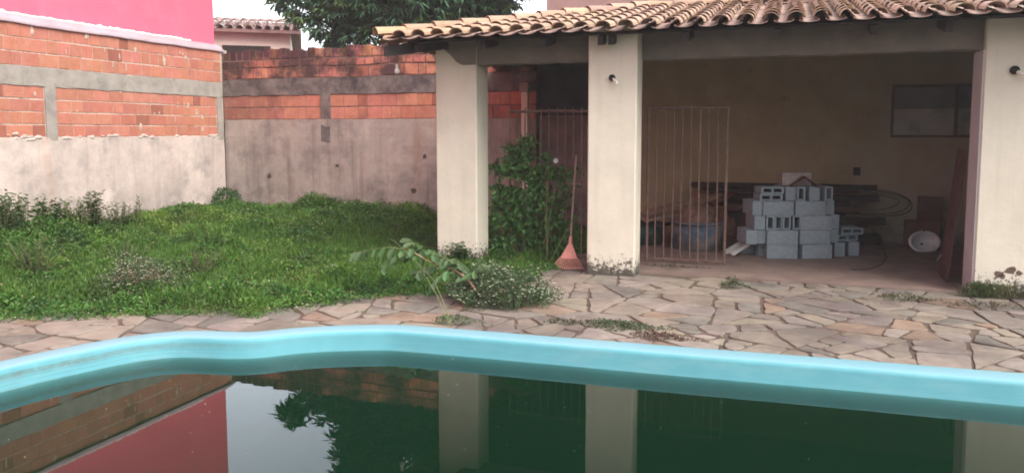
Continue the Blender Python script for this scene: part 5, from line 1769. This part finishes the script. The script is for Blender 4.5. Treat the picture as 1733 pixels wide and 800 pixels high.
# tall seed stalks by the railing
for (p0, p1, p2, lab) in [((926, 446), (924, 370), (927, 305), 'upright pale grass stalk left of the rake'), ((925, 447), (928, 380), (939, 318), 'slightly bent pale stalk next to the upright one'), ((928, 450), (945, 415), (972, 368), 'slanting pale stalk reaching toward the rake handle')]:
    b = G(*p0); q1, q2 = FY(*p1, b.y), FY(*p2, b.y + .05)
    t = thing('grass_stalk', lab, 'stalk', tuple(b), 0, 'dry grass stalks by the rake')
    mb = MB(); mb.tube([b, q1, q2], [.005, .004, .002], 5); mb.build('stem', M['twig'], t)
    n = 24; P = np.array([tuple(q2.lerp(q1, rr.random() * .5)) for _ in range(n)])
    leaf_mesh('leaves', P, rdir(n, .8), rdir(n), rng.uniform(.02, .05, n), rng.uniform(.004, .008, n), vary((.20, .19, .10), n), M['leaf'], t)

# broken leafy branch arching over the bush
BY_ = 6.75
def Bp(px, py, Y=BY_): return FY(px, py, Y)
br = thing('leafy_branch', 'arching broken branch with paired oval leaves before the first pillar', 'branch', tuple(G(808, 497)), 0)
main = [Bp(808, 494, 6.6), Bp(790, 470, 6.65), Bp(770, 457, 6.7), Bp(745, 450, 6.72), Bp(722, 440, 6.7), Bp(705, 430, 6.7), Bp(690, 420, 6.68)]
main[0].z = max(main[0].z, .02)
mb = MB(); mb.tube(main, [.012, .011, .010, .008, .007, .006, .004], 7); mb.build('stem', M['twig_brown'], br)
P, D, Nn, Ls = [], [], [], []
def pinnate(pts, nl, size):
    pts = [Vector(p) for p in pts]
    for k in range(nl):
        u = (k + .5) / nl * (len(pts) - 1); i = min(int(u), len(pts) - 2)
        p = pts[i].lerp(pts[i + 1], u - i); d = (pts[i + 1] - pts[i]).normalized()
        s_ = d.cross(Vector((0, -.3, 1))).normalized()
        for sg in (-1, 1):
            P.append(tuple(p)); D.append(tuple(s_ * sg * .7 + d * .35 + Vector((rr.uniform(-.3, .3), rr.uniform(-.5, .3), rr.uniform(-.95, 0.0))))); Nn.append((rr.uniform(-.2, .2), -.6, .8)); Ls.append(size * rr.uniform(.8, 1.15))
rach = []
for pts, nl in [([(722, 440), (700, 425), (660, 418), (620, 424), (600, 428)], 8), ([(705, 430), (690, 428), (665, 436), (650, 448)], 5), ([(700, 428), (700, 415), (695, 405)], 3), ([(745, 450), (720, 452), (705, 462)], 4), ([(770, 457), (760, 440), (745, 432), (730, 428)], 5), ([(790, 470), (780, 452), (775, 442)], 4), ([(760, 455), (745, 468), (735, 480)], 4), ([(800, 480), (800, 460), (815, 448)], 4)]:
    q = [Bp(x, y, 6.7 + rr.uniform(-.08, .08)) for x, y in pts]
    mb2 = q; rach.append(q); pinnate(q, nl + 2, .122)
mb = MB()
for q in rach: mb.tube(q, .0035, 5)
mb.build('leaf_stalks', M['twig'], br)
Ls = np.array(Ls); n = len(P)
leaf_mesh('leaves', np.array(P), np.array(D, float), np.array(Nn, float), Ls, Ls * .58, vary((.075, .145, .055), n, .22), M['leaf'], br, 'oval')
# thin arching stalks
for (pts, lab) in [([(765, 551), (752, 515), (735, 475), (700, 438), (668, 408), (655, 403)], 'long thin arching stalk from the pool rim to the upper left'), ([(762, 552), (740, 500), (722, 470)], 'short thin stalk beside the long arching one')]:
    b = G(*pts[0]); Y0 = b.y
    q = [b] + [FY(x, y, Y0 + .12 * i) for i, (x, y) in enumerate(pts[1:], 1)]
    mb = MB(); mb.tube(q, [.0042 - .0005 * i for i in range(len(q))], 5)
    tag(rebase(mb.build('stalk', M['twig']), b), lab, 'stalk', 'thin stalks by the pool rim')
# white dry twigs by the washbasin
for (pts, lab) in [([(1585, 452), (1597, 425), (1606, 405)], 'thin white twig leaning right of the washbasin'), ([(1603, 440), (1602, 425), (1608, 412), (1606, 398)], 'forked white twig nearest the right front wall')]:
    q = [FY(x, y, 10.9) for x, y in pts]; q[0].z = max(q[0].z, .015)
    mb = MB(); mb.tube(q, [.005, .004, .003, .002][:len(q)], 5)
    if len(q) == 4: mb.tube([q[1], q[1] + Vector((.06, 0, .1))], [.003, .002], 5)
    tag(rebase(mb.build('twig', M['white_flake']), q[0]), lab, 'twig', 'white dry twigs')

# ================================================================== AIR: thin volume added over the whole yard for the milky lens veil
mb = MB(); mb.box(-26, 22, -14, 30, -2.6, 12.5)
hz = mb.build('glare', M['glare'])
struct(hz, 'stuff', 'faint pale haze of the lens, added as thin scattering air')
